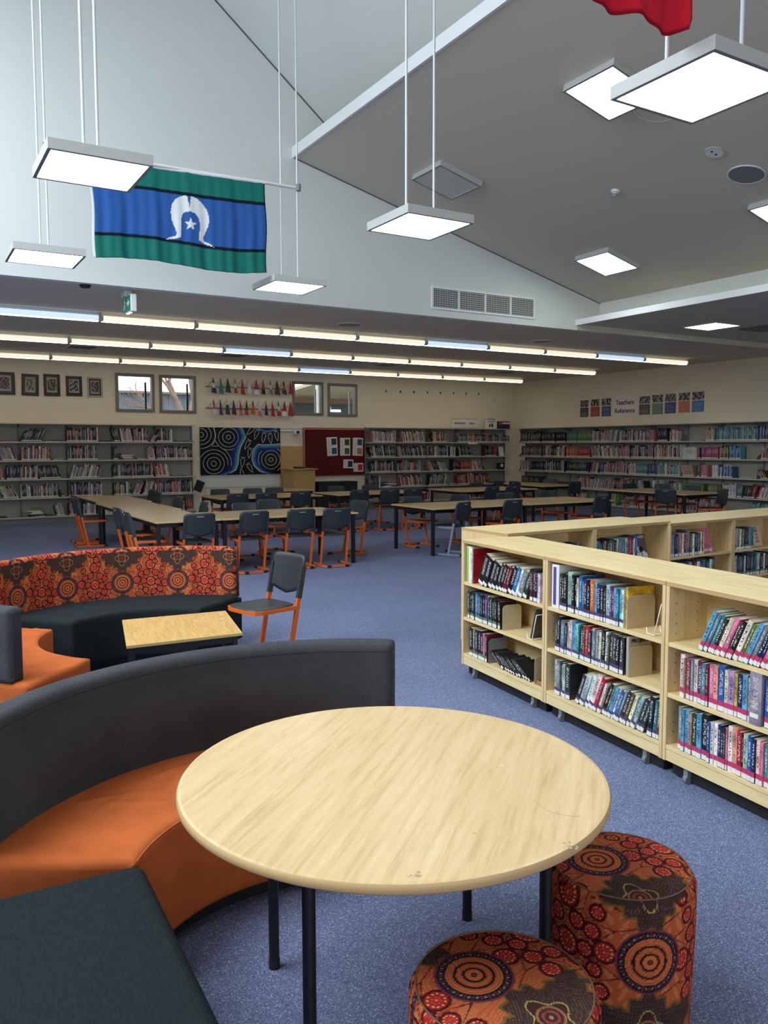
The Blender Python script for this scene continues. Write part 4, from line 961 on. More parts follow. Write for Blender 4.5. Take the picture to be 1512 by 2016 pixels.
W_RIGHT = {1.765: [(1023, 1064, 0, ['charcoal', 'grey', 'black', 'grey', 'navy']), (1065, 1091, 0, ['navy', 'charcoal']), (1094, 1112, 0, ['black']), (1114, 1134, 0, ['teal']), (1135, 1162, 0, ['green']), (1163, 1201, 0, WARM+LITE+['black']), (1204, 1215, 14, LITE), (1216, 1277, 0, LITE+MIXC), (1278, 1288, 0, ['pink', 'pink']), (1292, 1313, -10, ['navy', 'navy', 'charcoal']), (1317, 1334, 0, ['white', 'brown', 'pink', 'grey']), (1361, 1384, 'F', LITE), (1387, 1406, 0, LITE+['olive']), (1408, 1413, 0, ['teal']), (1413, 1491, 0, TEALS), (1493, 1512, 0, ['sky blue', 'purple', 'navy'])],
    1.36: [(1025, 1065, 0, ['grey', 'grey', 'brown', 'charcoal']), (1067, 1112, 2, LITE+DARK), (1113, 1135, 0, ['orange']), (1136, 1162, 0, ['red']), (1163, 1216, -10, LITE+['steel blue']), (1217, 1240, 0, WARM), (1241, 1285, 0, MIXC+['teal']), (1286, 1340, -3, LITE+WARM), (1342, 1371, 0, ['white', 'cream']), (1373, 1378, 0, MIXC), (1379, 1413, 0, ['magenta']), (1415, 1433, 0, ['orange', 'peach', 'green', 'charcoal']), (1434, 1457, 0, ['sky blue', 'blue', 'blue']), (1496, 1512, 8, PINKS)],
    .945: [(1023, 1042, 3, LITE), (1044, 1068, 0, ['navy', 'charcoal']), (1069, 1110, 0, ['navy', 'steel blue', 'black', 'maroon', 'white']), (1113, 1140, 8, ['dark green']), (1140, 1158, 4, ['navy', 'blue']), (1160, 1178, 14, WARM), (1179, 1186, 0, ['blue']), (1187, 1234, 4, WARM+LITE), (1235, 1250, -5, LITE), (1250, 1274, 0, ['teal']), (1276, 1290, 0, ['navy', 'blue']), (1291, 1338, -2, LITE+TEALS), (1340, 1366, -14, ['peach', 'tan']), (1371, 1376, 0, DARK), (1378, 1391, 0, ['peach', 'pink']), (1400, 1412, 0, ['white']), (1413, 1441, 0, ['blue', 'white', 'blue']), (1454, 1482, 'F', LITE), (1484, 1489, 0, LITE), (1492, 1512, -35, ['brown', 'maroon', 'tan'])],
    .52: [(1025, 1040, 0, ['brown']), (1041, 1063, 0, ['dark green']), (1066, 1131, 'S', PINKS+['red']), (1132, 1163, -4, LITE+WARM), (1165, 1200, 16, ['white', 'navy']+LITE), (1200, 1216, 6, DARK+WARM), (1217, 1232, 0, ['pink', 'maroon']), (1234, 1270, -14, LITE+DARK), (1283, 1300, -6, LITE), (1313, 1338, -4, LITE+DARK), (1341, 1384, 0, ['green']), (1391, 1417, 0, ['olive']), (1420, 1448, 0, ['white', 'pale grey', 'white']), (1449, 1460, 6, ['teal']), (1461, 1487, 14, ['charcoal', 'maroon', 'red', 'charcoal', 'navy']), (1488, 1512, 20, ['white', 'lilac', 'red', 'white'])],
    .13: [(1132, 1145, 0, WARM), (1180, 1210, 0, ['lime green', 'white', 'olive', 'cream']+LITE), (1217, 1236, 'S', TEALS), (1237, 1266, 0, PINKS), (1274, 1312, 0, ['orange', 'tan']), (1313, 1330, 0, ['green']), (1332, 1404, 2, PINKS+LITE), (1476, 1512, 0, TEALS)]}
for _z, _o in ((1.765, 0), (1.36, 8), (.945, 3), (.52, 12), (.13, 5)):
    W_RIGHT[_z] += [(1514+_o, 1560, 0, TEALS if _o == 0 else MIXC), (1566, 1600, -8, DARK+LITE), (1606+_o, 1650, 0, WARM)]
WB = []      # gathered wall books: (score, F, x, w, dp, h, lean, colour, name of the row, lying thickness)
r7 = random.Random(7)
def gather(F, rows, pxf, where, binders):
    for li, (z, segs) in enumerate(rows.items()):
        n = 0
        for a, c, kd, pal in segs:
            x0 = pxf(a, z+.1)+.004; x1 = pxf(c, z+.1)-.002
            if x1-x0 < .01: continue
            if kd in ('F', 'S'):
                zz = z; k = 0; lay = 3 if kd == 'F' else 7
                while k < lay:
                    wd = min(x1-x0, r7.uniform(.2, .3)) if kd == 'S' else (x1-x0)*r7.uniform(.8, 1)
                    th = r7.uniform(.006, .014) if kd == 'F' else r7.uniform(.014, .024); n += 1
                    WB.append([F, x0+r7.uniform(0, max(.001, (x1-x0)-wd)), zz, wd, .19, th, 0, r7.choice(pal), where, li, n, True]); zz += th+.0005; k += 1
                continue
            x = x0; i = r7.randrange(len(pal)); same = len(pal) <= 2
            H0 = .282 if not same else .27
            if where == 'back wall right' and li == 0 and a > 895: H0 = .205
            if where == 'right wall' and li == 1 and kd == 0 and same: H0 = .26
            cs = math.cos(math.radians(kd)); sn = abs(math.sin(math.radians(kd)))
            if abs(kd) > 5 and H0*sn > (x1-x0)*.5: H0 = max(.17, (x1-x0)*.5/sn)
            lim = x1-(H0*sn*.55 if kd > 0 else 0)
            if kd < 0: x = x0+H0*sn*.55; lim = x1
            if lim-x < .02: x, lim = x0, x1
            while True:
                wd = r7.uniform(.016, .034) if same else r7.uniform(.010, .036)
                if x+wd/cs > lim+.006: break
                n += 1; i += 1
                hh = H0+(r7.uniform(-.003, .003) if same else r7.uniform(-.055, .035))
                WB.append([F, x, z, wd, r7.uniform(.15, .19), hh, kd, pal[i % len(pal)] if r7.random() < .8 else r7.choice(pal), where, li, n, False])
                x += wd/cs+.0006
gather(FBK, W_BACKL, px_back, 'back wall left', False); gather(FBK, W_BACKR, px_back, 'back wall right', False); gather(FRT, W_RIGHT, px_right, 'right wall', False)
for e in WB:
    p = e[0] @ Vector((e[1], 0, e[2])); e.append(view_size(p, e[5] if not e[11] else e[3])*view_size(p, e[3] if not e[11] else e[5]))
# things hide the low rows, so prefer books above table height among the largest
NIND = max(0, 296-len(PLACED))
cand = sorted([i for i, e in enumerate(WB) if e[2] > .9 and not e[11] and e[3] > .02], key=lambda i: -WB[i][-1])[:NIND]
cs_ = set(cand)
LEV = ['top', 'second', 'third', 'fourth', 'bottom']
big = MB()
for i, e in enumerate(WB):
    F, x, z, wd, dp, hh, ln, cn, where, li, n, flat, _s = e
    th = math.radians(ln); z += .0008
    if flat: M = F @ Matrix.Translation((x, .03, z)) @ Matrix.Rotation(r7.uniform(-.04, .04), 4, 'Z')
    elif ln > 0: M = F @ Matrix.Translation((x+wd/math.cos(th), .02+r7.uniform(0, .012), z)) @ Matrix.Rotation(th, 4, 'Y') @ Matrix.Translation((-wd, 0, 0))
    else: M = F @ Matrix.Translation((x, .02+r7.uniform(0, .012), z)) @ Matrix.Rotation(th, 4, 'Y')
    hue = [min(1, c*r7.uniform(.8, 1.1)) for c in L(PAL[cn])]; _g = sum(hue)/3; hue = [.85*(c*.78+_g*.22) for c in hue]
    if i in cs_:
        W_ = {'back wall left': 'shelves left of mural', 'back wall right': 'shelves right of pinboard', 'right wall': 'right wall shelves'}[where]
        paperback(hue, wd-.0008, dp, hh, M, '%s book, %s from left, %s row of %s' % (cn, nth(n), LEV[li], W_), 'reference books on the wall shelves', ST_PLAIN)
    else:
        if flat: big.box((0, 0, 0), (wd, dp, hh), hue, M=M)
        else:
            big.box((0, 0, 0), (wd, dp, hh), hue, M=M)
            big.add([M @ Vector(v) for v in ((.003, .004, hh+.0004), (wd-.003, .004, hh+.0004), (wd-.003, dp, hh+.0004), (.003, dp, hh+.0004))], [(0, 1, 2, 3)], L(196, 186, 164))
            big.add([M @ Vector(v) for v in ((.001, -.0008, .006), (wd-.002, -.0008, .006), (wd-.002, -.0008, .032), (.001, -.0008, .032))], [(0, 1, 2, 3)], L(220, 214, 204))
            ink = L(200, 196, 186) if sum(hue) < .9 else L(40, 40, 52); q0 = r7.uniform(.35, .5)*hh; q1 = r7.uniform(.7, .92)*hh
            if r7.random() < .7: big.add([M @ Vector(v) for v in ((wd*.35, -.0008, q0), (wd*.62, -.0008, q0), (wd*.62, -.0008, q1), (wd*.35, -.0008, q1))], [(0, 1, 2, 3)], ink)
single('books', big, M_COL, 'mixed books and magazines packed along the steel wall shelves', 'books')['kind'] = 'stuff'
print('individual books', len(PLACED)+len(cand), 'stuff books', len(WB)-len(cand))

# ================================================================== FURNITURE
# ---- fabric print of dot circles, medallions and turtles (colour only)
CIRC = [(-.005, .139, .038), (-.044, .070, .026), (.028, .076, .024), (-.084, .046, .025), (.074, .063, .023), (-.004, .002, .037), (-.059, -.007, .024), (.054, .005, .023),
        (-.078, -.063, .025), (-.027, -.084, .024), (.038, -.070, .023), (.081, -.044, .021), (.010, -.143, .036), (-.089, -.118, .026), (.100, -.1, .022), (.089, .12, .021), (-.104, .104, .021),
        (-.122, .166, .028), (.102, .185, .024), (-.020, .2, .025), (-.122, -.015, .03), (.109, .015, .03), (-.04, .165, .02), (.045, -.125, .02)]
PU, PV = .455, .40
def dots_print(U, V, k=1.0):
    U = U/k; V = V/k
    c = np.empty((len(U), 3)); c[:] = L(174, 84, 48)
    u = (U+PU/2) % PU-PU/2; v = (V+PV/2) % PV-PV/2                # medallion at 0,0
    um = (U) % PU-PU/2; vm = v                                        # circle field centred between medallions
    # fine light stipple on the orange ground
    st = (np.sin(U*900)*np.sin(V*900+np.sin(U*60)*2)) > .55; c[st] = L(208, 130, 78)
    # wandering thin dark veins between the circles
    dmin = np.full(len(U), 9.0); second = np.full(len(U), 9.0); which = np.zeros(len(U), int)
    for dv in (-PV, 0, PV):
        for i, (cx, cy, r) in enumerate(CIRC):
            for du in (-PU, 0, PU):
                d = np.hypot(um-cx+du, (vm-cy+dv))-r
                nb = d < dmin; second = np.where(nb, dmin, np.minimum(second, d)); dmin = np.where(nb, d, dmin)
    c[(np.abs(second-dmin) < .0022) & (dmin > 0)] = L(92, 26, 30)
    # dark patches around the turtle column
    vt = (v+PV) % PV-PV/2                                             # 0 at the turtle (v=.2)
    a = np.arctan2(vt, u); rr = np.hypot(u*.95, vt*1.25); edge = .118+.012*np.sin(a*13)+.02*np.cos(4*a)
    arm = (np.abs(vt-.03) < .03+.006*np.sin(U*160)) & (np.abs(u) < .165+.008*np.sin(V*150))
    dk = (rr < edge) | arm; rim = ((rr < edge+.010) | ((np.abs(vt-.03) < .039+.006*np.sin(U*160)) & (np.abs(u) < .174))) & ~dk
    c[rim] = L(112, 84, 40)
    c[dk] = L(62, 44, 40)
    sp = dk & ((np.sin(U*640+2*np.sin(V*55))*np.sin(V*640)) > .62); c[sp] = L(112, 82, 74)
    sp2 = dk & (np.abs(np.sin(rr*150+a*2)) < .12); c[sp2] = L(80, 46, 40)
    for i, (cx, cy, r) in enumerate(CIRC):                            # the red dotted circles
        for dv in (-PV, 0, PV):
            for du in (-PU, 0, PU):
                X = um-cx+du; Y = vm-cy+dv; d = np.hypot(X, Y)
                m = (d < r+.004)
                if not m.any(): continue
                m2 = m & ~dk
                c[m2] = L(74, 20, 26)
                m3 = m2 & (d < r-.0035); c[m3] = L(164, 38, 30)
                n = 14 if r > .03 else 11; t = np.arctan2(Y, X)
                ring = np.hypot(d-r*.68, (((t*n/(2*PI)+.5) % 1)-.5)*2*PI/n*r*.68) < r*.08; c[m3 & ring] = L(226, 180, 124)
                n2 = 7; ring = np.hypot(d-r*.36, (((t*n2/(2*PI)+.5) % 1)-.5)*2*PI/n2*r*.36) < r*.09; c[m3 & ring] = L(196, 82, 74)
                c[m3 & (d < r*.12)] = L(220, 110, 96)
    # turtle: yellow-green outline with four lobes, ringed shell
    lob = .041+.009*np.cos(4*a)+.007*np.abs(np.sin(a))**8
    r0 = np.hypot(u, vt)
    c[r0 < lob+.006] = L(168, 158, 84); c[r0 < lob+.0025] = L(66, 38, 34)
    c[(np.abs(r0-.030) < .003)] = L(150, 96, 72); c[(np.abs(r0-.017) < .003)] = L(136, 66, 56); c[r0 < .005] = L(170, 120, 100)
    # medallion
    r1 = np.hypot(u, v); a1 = np.arctan2(v, u)
    c[r1 < .092] = L(112, 50, 66); c[r1 < .086] = L(38, 26, 32)
    n = 26; ring = np.hypot(r1-.076, (((a1*n/(2*PI)+.5) % 1)-.5)*2*PI/n*.076) < .0032; c[ring] = L(120, 128, 116)
    ring = (np.abs(r1-.076) < .006) & ((((a1*n/(2*PI)) % 1) > .42) & (((a1*n/(2*PI)) % 1) < .58)); c[ring] = L(132, 50, 64)
    c[r1 < .066] = L(196, 106, 62)
    for q in (.060, .052, .038, .030, .021): c[np.abs(r1-q) < .0013] = L(160, 70, 44)
    c[np.abs(r1-.045) < .0036] = L(44, 22, 26); c[np.abs(r1-.0235) < .0032] = L(44, 22, 26); c[r1 < .008] = L(44, 22, 26); c[r1 < .0035] = L(150, 70, 50)
    return c

def rrprofile(w_, h_, r, seg, step=None):
    """closed rounded rectangle (x 0..w, z 0..h) as points, starting bottom left going up the x=0 side"""
    pts = []
    def arc(cx, cz, a0):
        for i in range(seg+1):
            a = a0-PI/2*i/seg; pts.append((cx+r*math.cos(a), cz+r*math.sin(a)))
    def line(p, q):
        n = max(1, int(math.dist(p, q)/step)) if step else 1
        for i in range(1, n): pts.append((p[0]+(q[0]-p[0])*i/n, p[1]+(q[1]-p[1])*i/n))
    arc(r, h_-r, PI); line(pts[-1], (w_-r, h_)); arc(w_-r, h_-r, PI/2); line(pts[-1], (w_, r)); arc(w_-r, r, 0); line(pts[-1], (r, 0)); arc(r, r, -PI/2); line(pts[-1], (0, h_-r))
    return pts
def arc_body(name, m, parent, c, a0, a1, r0, r1, z0, z1, rad=.03, astep=.05, pstep=.08, paint=None, wob=None, taper=0.0, label=None):
    """upholstered ring segment with rounded edges and ends; local z-up, centre c"""
    rm = (r0+r1)/2; ln = abs(a1-a0)*rm; n = max(4, int(ln/astep)); W_ = r1-r0; H_ = z1-z0
    ends = [rad*(1-math.cos(PI/2*i/4)) for i in range(5)]      # distances from the end where the section grows
    ts = [e/ln for e in ends]+[t for t in np.linspace(0, 1, n+1) if ends[-1]/ln+.3/n < t < 1-ends[-1]/ln-.3/n]+[1-e/ln for e in ends[::-1]]
    prof0 = rrprofile(W_, H_, rad, 4, pstep); rings = []; us = []; vl = []
    L_ = [0]
    for i in range(1, len(prof0)): L_.append(L_[-1]+math.dist(prof0[i], prof0[i-1]))
    for t in ts:
        d = min(t, 1-t)*ln; ins = rad-math.sqrt(max(0, rad*rad-max(0, rad-d)**2)) if d < rad else 0
        a = a0+(a1-a0)*t; ring = []
        for (x, z) in prof0:
            xx = min(max(x, ins), W_-ins); zz = min(max(z, ins), H_-ins)
            rr = r0+xx+taper*(zz/H_)*(1 if True else 0); Z = z0+zz
            if wob: dz, dr = wob(a, rr, zz/H_); Z += dz; rr += dr
            ring.append((c[0]+rr*math.cos(a), c[1]+rr*math.sin(a), Z))
        rings.append(ring); us.append(a*rm)
    k = len(prof0); b = MB(); co = [v for r in rings for v in r]; fs = []
    fl = a1 > a0
    for i in range(len(rings)-1):
        for j in range(k):
            q = (i*k+j, i*k+(j+1) % k, (i+1)*k+(j+1) % k, (i+1)*k+j); fs.append(q if fl else q[::-1])
    fs.append(tuple(range(k))[::-1] if fl else tuple(range(k))); fs.append(tuple(range((len(rings)-1)*k, len(rings)*k)) if fl else tuple(range((len(rings)-1)*k, len(rings)*k))[::-1])
    b.add(co, fs, None, 0, True); UVs = [(u, -L_[j]) for u in us for j in range(k)]; b.uv = UVs
    me = b.mesh(name, m)
    if paint:
        arr = np.array(UVs); col = paint(arr[:, 0], arr[:, 1]); col = np.concatenate([np.clip(col, 0, 1), np.ones((len(col), 1))], 1)
        at = me.color_attributes.new('Col', 'FLOAT_COLOR', 'POINT'); at.data.foreach_set('color', col.astype(np.float32).ravel())
    o = put(name, me, parent)
    if label: o['label'] = label
    return o
def seam(name, m, parent, c, a0, a1, r, z, w_=.0028, n=40):
    return part(name, MB().tube([(c[0]+r*math.cos(a0+(a1-a0)*i/n), c[1]+r*math.sin(a0+(a1-a0)*i/n), z) for i in range(n+1)], w_, n=6), m, parent)
D = math.radians
def wrinkle(seed, amp=.006, ra=.605, rb=1.065):
    r = random.Random(seed); q = [(r.uniform(0, 6), r.uniform(5, 14), r.uniform(-12, 12)) for _ in range(6)]
    cr = [(r.uniform(D(70), D(140)), r.uniform(ra+.1, rb-.1), r.uniform(-1.2, 1.2), r.uniform(.08, .2)) for _ in range(9)]
    def f(a, rr, zz):
        if zz < .9: return 0, 0
        wn = max(0, math.sin(PI*min(1, max(0, (rr-ra)/(rb-ra)))))**.6
        s_ = sum(math.sin(ph+a*fa+rr*fr) for ph, fa, fr in q)/3
        z = amp*s_*.7
        for ca, cr_, sl, ln in cr:                # a few soft creases
            u = (a-ca)*rr; v = rr-cr_; al = u*math.cos(sl)+v*math.sin(sl); ac = -u*math.sin(sl)+v*math.cos(sl)+.25*al*al
            z += amp*1.1*math.exp(-(al/ln)**2)*(math.exp(-(ac/.014)**2)-.6*math.exp(-((ac-.028)/.018)**2))
        return z*wn, 0
    return f
M_SEAM = mat('dark_seam', L(24, 26, 30), .9); M_SEAMO = mat('orange_seam', L(206, 112, 66), .9)
# near sofa
C1 = (1.08, 2.06)
t = thing('curved_sofa', 'curved sofa beside the round table, orange seat with charcoal back', 'sofa', (C1[0], C1[1], 0))
arc_body('seat', M_SUEDE, t, (0, 0), D(52), D(149), .605, 1.10, .06, .43, .03, .014, .014, wob=wrinkle(2, .008), label='orange suede seat')
arc_body('backrest', M_TWILL, t, (0, 0), D(50.6), D(150), 1.065, 1.175, .06, .823, .032, .04, .05, label='charcoal twill backrest')
seam('top_seam', M_SEAM, t, (0, 0), D(52), D(149), 1.0672, .785); seam('seat_seam', M_SEAMO, t, (0, 0), D(55.5), D(148), .612, .420, .0018)
part('plinth', MB().sweep([[((.66 if j in (0, 3) else 1.12)*math.cos(a), (.66 if j in (0, 3) else 1.12)*math.sin(a), 0.0 if j < 2 else .065) for j in range(4)] for a in np.linspace(D(56), D(147), 24)], smooth=False), M_DARKW, t)
# far sofa with printed back
C2 = (1.45, 5.55)
t = thing('curved_sofa', 'curved sofa with red dot print back and black seat', 'sofa', (C2[0], C2[1], 0))
arc_body('seat', M_BLK, t, (0, 0), D(40), D(138), .60, 1.20, .06, .43, .03, .05, .05, wob=wrinkle(5, .006, .6, 1.165), label='black seat')
arc_body('backrest', M_CLOTH, t, (0, 0), D(41), D(139), 1.165, 1.265, .40, .83, .03, .0036, .0036, paint=lambda U, V: dots_print((U-1.833)/1.005, -1.008+.43-.03-V-.15), label='backrest in red and orange dot circle print')
seam('top_seam', M_SEAM, t, (0, 0), D(42), D(138), 1.166, .797, .002)
part('plinth', MB().sweep([[((.65 if j in (0, 3) else 1.22)*math.cos(a), (.65 if j in (0, 3) else 1.22)*math.sin(a), 0.0 if j < 2 else .065) for j in range(4)] for a in np.linspace(D(42), D(136), 24)], smooth=False), M_DARKW, t)
arc_body('back_base', M_BLK, t, (0, 0), D(40), D(138), 1.16, 1.255, .06, .405, .02, .06, .1)
# left orange sofa of the far group
t = thing('curved_sofa', 'orange curved sofa with charcoal back at the left edge', 'sofa', (1.38, 5.37, 0))
arc_body('seat', M_SUEDE, t, (0, 0), D(141), D(227), .675, 1.25, .06, .43, .03, .02, .03, wob=wrinkle(8, .009, .675, 1.15), label='creased orange suede seat')
arc_body('backrest', M_TWILL, t, (0, 0), D(143), D(222.5), 1.15, 1.26, .425, .823, .032, .04, .05, label='charcoal twill backrest')
seam('seat_seam', M_SEAMO, t, (0, 0), D(142.5), D(225.5), .682, .420, .0018)
part('plinth', MB().sweep([[((.74 if j in (0, 3) else 1.2)*math.cos(a), (.74 if j in (0, 3) else 1.2)*math.sin(a), 0.0 if j < 2 else .065) for j in range(4)] for a in np.linspace(D(144), D(224), 20)], smooth=False), M_DARKW, t)
# black ottoman at bottom left
t = thing('ottoman', 'large black fabric ottoman at the bottom left corner', 'ottoman', frame((.575, 2.36, 0), (-.99, .02, 0), (-.055, -.99, 0)))
b = MB(); b.cbox((0, 0, .06), (.75, .95, .435), .045, seg=6)
part('cushion', b, M_BLK, t); part('plinth', MB().box((.05, .05, 0), (.7, .9, .062)), M_DARKW, t)
b = MB(); b.tube([(.004, .004, .4), (.004, .946, .4), (.746, .946, .4), (.746, .004, .4)], .002, n=6, closed=True); part('top_seam', b, M_BLK, t)

# round stools in the same print
def stool(c, rad, hgt, rot, label, k, off):
    t = thing('round_stool', label, 'stool', Matrix.Translation((c[0], c[1], 0)) @ Matrix.Rotation(rot, 4, 'Z'), 'round stools in dot print')
    n = int(2*PI*rad/.0032); rr = .028; zs = list(np.arange(.025, hgt-rr, .0032)); side = [(rad-.004*math.cos(z*9), z) for z in zs]+[(rad-rr+rr*math.cos(a), hgt-rr+rr*math.sin(a)) for a in np.linspace(0, PI/2*.6, 5)]
    A = np.linspace(0, 2*PI, n, endpoint=False)
    def grid(prof, name, uvf, mt, cap=False):
        P = np.array([[(r*np.cos(a), r*np.sin(a), z) for a in A] for r, z in prof]).reshape(-1, 3)
        m = len(prof); i = np.arange(m*n).reshape(m, n); j = np.roll(i, -1, 1)
        q = np.stack([i[:-1], j[:-1], j[1:], i[1:]], -1).reshape(-1, 4).tolist()
        if cap: q.append(i[-1].tolist())
        me = bpy.data.meshes.new(name); me.from_pydata(P.tolist(), [], q); me.polygons.foreach_set('use_smooth', [True]*len(q))
        U, V = uvf(P, prof); col = dots_print(U, V, k); col = np.concatenate([col, np.ones((len(col), 1))], 1).astype(np.float32)
        at = me.color_attributes.new('Col', 'FLOAT_COLOR', 'POINT'); at.data.foreach_set('color', col.ravel()); me.materials.append(mt); me.update()
        return put(name, me, t)
    grid(side, 'side_cover', lambda P, pr: (np.tile(A*rad, len(pr)), P[:, 2]+off[2]), M_CLOTH)
    r_e, z_e = side[-1]
    top = [(r_e*(1-s_)+0*s_, z_e+(hgt+.004-z_e)*(1-(1-s_)**3)) for s_ in np.concatenate([[0], np.arange(.02, 1, .0034/r_e)])]
    grid(top, 'top_cover', lambda P, pr: (P[:, 0]+off[0], P[:, 1]+off[1]), M_CLOTH, True)
    part('piping', MB().tube([(r_e*math.cos(2*PI*i/48), r_e*math.sin(2*PI*i/48), z_e+.001) for i in range(48)], .0022, n=6, closed=True), mat('brown_piping', L(110, 84, 62), .8), t)
    part('base_disc', MB().cyl((0, 0, 0), (0, 0, .03), rad-.012, n=40), M_DARKW, t)
    return t
stool((1.748, 1.60), .203, .45, -.2, 'tall round stool in red dot print at right of round table', 1.0, (.06, -.03, .12))
stool((1.12, 1.36), .21, .45, .3, 'round stool in red dot print at the bottom in front of the table', 1.0, (.03, -.06, .0))

# round table
t = thing('round_table', 'round maple table with worn top in the foreground', 'table', (1.18, 1.935, 0))
n = 96; R_ = .603; prof = [(R_-.03, .6935), (R_-.004, .6945), (R_, .699), (R_, .714), (R_-.004, .719), (R_-.012, .7205)]
rings = [[(r*math.cos(2*PI*i/n), r*math.sin(2*PI*i/n), z) for i in range(n)] for r, z in prof]
b = MB(); b.add([v for r in rings[:5] for v in r], [(k*n+i, k*n+(i+1) % n, (k+1)*n+(i+1) % n, (k+1)*n+i) for k in range(4) for i in range(n)], None, 0, True)
part('edge_band', b, M_EDGE, t)
b = MB(); b.add(rings[4]+rings[5], [(i, (i+1) % n, n+(i+1) % n, n+i) for i in range(n)], None, 0, True); b.add(rings[5], [tuple(range(n))]); b.add(rings[0], [tuple(range(n))[::-1]])
part('tabletop', b, M_ROUND, t)
legs = [(.96, 2.30), (.80, 1.70), (1.645, 2.20), (1.46, 1.60)]
for x, y in legs:
    l = part('leg', MB().cyl((x-1.18, y-1.935, .012), (x-1.18, y-1.935, .69), .0165, n=16), M_BLACK, t)
    part('foot_cap', MB().cyl((x-1.18, y-1.935, 0), (x-1.18, y-1.935, .03), .018, n=16), M_RUBBER, l)
for i, j in ((0, 1), (1, 3), (3, 2), (2, 0)): part('apron_rail', MB().tube([(legs[i][0]-1.18, legs[i][1]-1.935, .672), (legs[j][0]-1.18, legs[j][1]-1.935, .672)], .022, .04), M_BLACK, t)
r5 = random.Random(5)
def smudge(parent, x, y, z, rad, m, n=9):
    b = MB()
    for _i in range(n):
        a = r5.uniform(0, 6.3); d = rad*r5.random(); r_ = rad*r5.uniform(.12, .32); cx, cy = x+d*math.cos(a), y+d*math.sin(a)
        b.add([(cx+r_*r5.uniform(.5, 1.2)*math.cos(q), cy+r_*r5.uniform(.5, 1.2)*math.sin(q), z+_i*3e-5) for q in np.linspace(0, 2*PI, 8)[:-1]], [tuple(range(7))])
    return part('worn_spot', b, m, parent)
MW = mat('worn_white', L(236, 226, 206), .5); MG = mat('worn_grey', L(176, 152, 118), .5)
for px_, py_, rad, m_, k_ in ((990, 1507, .012, MW, 6), (980, 1480, .008, MW, 4), (1125, 1665, .02, MG, 12), (822, 1725, .02, MG, 9), (880, 1395, .014, MG, 7), (860, 1425, .012, MG, 5), (930, 1640, .010, MG, 4), (1100, 1600, .012, MG, 4), (890, 1625, .003, M_INK, 1)):
    p = onz(px_, py_, .7208); smudge(t, p.x-1.18, p.y-1.935, .7209, rad, m_, k_)
b = MB(); pts = [onz(x, y, .721) for x, y in ((1052, 1575), (1070, 1592), (1095, 1602), (1120, 1606), (1142, 1608), (1130, 1603))]
b.tube([(p.x-1.18, p.y-1.935, .7208) for p in pts], .0008, .0003); part('scratch', b, MG, t)

# coffee table
P4 = [Vector((1.303, 5.913, 0)), Vector((2.04, 5.814, 0)), Vector((1.92, 5.064, 0)), Vector((1.175, 5.16, 0))]
cx = Vector((.735, -.098, 0)).normalized(); Mc = frame((1.19, 5.15, 0), cx)
Mc = frame((1.168, 5.085, 0), Vector((.99, -.035, 0)).normalized())
t = thing('coffee_table', 'low rectangular oak coffee table inside the far sofa group', 'table', Mc)
CW, CD = .745, .80
b = MB(); b.prism([(0, 0), (CW, -.005), (CW+.13, CD-.04), (.13, CD)], .402, .42)
part('tabletop', b, M_OAK, t)
b = MB(); b.prism([(-.0015, -.0015), (CW+.0015, -.0065), (CW+.1315, CD-.0385), (.1285, CD+.0015)], .4025, .4185); part('edge_band', b, mat('yellow_edge', L(206, 176, 104), .5), t)
cl = [(.04, .04), (CW-.04, .035), (CW+.09, CD-.08), (.17, CD-.04)]
for x, y in cl: part('leg', MB().cbox((x-.016, y-.016, 0), (x+.016, y+.016, .402), .003), M_BLACK, t)
for i in range(4): part('apron_rail', MB().tube([(*cl[i], .378), (*cl[(i+1) % 4], .378)], .022, .045), M_BLACK, t)
for x, y in ((.66, .60), (.76, .50), (.80, .66), (.60, .5)): smudge(t, x, y, .4206, .03, mat('peeled_white', L(232, 216, 184), .5), 10)

# desks
def desk(x0, y0, x1, y1, label, skip=()):
    W_, H_ = x1-x0, y1-y0; t = thing('desk', label, 'table', (x0, y0, 0), 'rectangular desks in the study area')
    tp = part('tabletop', MB().cbox((.002, .002, .702), (W_-.002, H_-.002, .722), .002), M_DESK, t)
    part('edge_band', MB().cbox((0, 0, .7), (W_, H_, .7185), .003), M_EDGE, t)
    for x in (.05, W_-.05):
        for y in (.07, H_-.07): part('leg', MB().cbox((x-.024, y-.024, 0), (x+.024, y+.024, .7), .006), M_BLACK, t)
    for a, c in (((.05, .058, .645), (W_-.05, .082, .7)), ((.05, H_-.082, .645), (W_-.05, H_-.058, .7)), ((.038, .082, .645), (.062, H_-.082, .7)), ((W_-.062, .082, .645), (W_-.038, H_-.082, .7))): part('apron_rail', MB().box(a, c), M_BLACK, t)
    return t
for y0, y1, xo, lab in ((10.05, 12.06, 0, 'nearest desk of the long row running to the left wall shelves'), (12.065, 14.08, .09, 'middle desk of the long row on the left'), (14.085, 16.1, .18, 'farthest desk of the long row on the left')):
    desk(2.70+xo, y0, 3.545+xo, y1, lab)
desk(3.56, 10.05, 5.56, 11.25, 'desk in the centre behind the sofas, end to end with the left row')
desk(6.83, 10.05, 8.62, 11.25, 'desk right of the aisle, nearest to the aisle')
desk(8.625, 10.05, 10.62, 11.25, 'desk right of the aisle, farther right behind the bookcases')
desk(4.92, 13.97, 6.95, 15.17, 'desk in front of the mural and lectern')
desk(7.25, 13.9, 9.27, 15.02, 'desk in front of the maroon pinboard')
desk(10.0, 13.65, 12.05, 14.9, 'desk in front of the back wall shelves at right')
desk(12.9, 14.4, 14.0, 16.4, 'desk in the far right corner of the room')
desk(12.96, 10.45, 14.2, 12.52, 'desk beside the right wall shelves behind the rear bookcases')
desk(6.98, 15.9, 7.72, 16.7, 'small low table between lectern and desk')

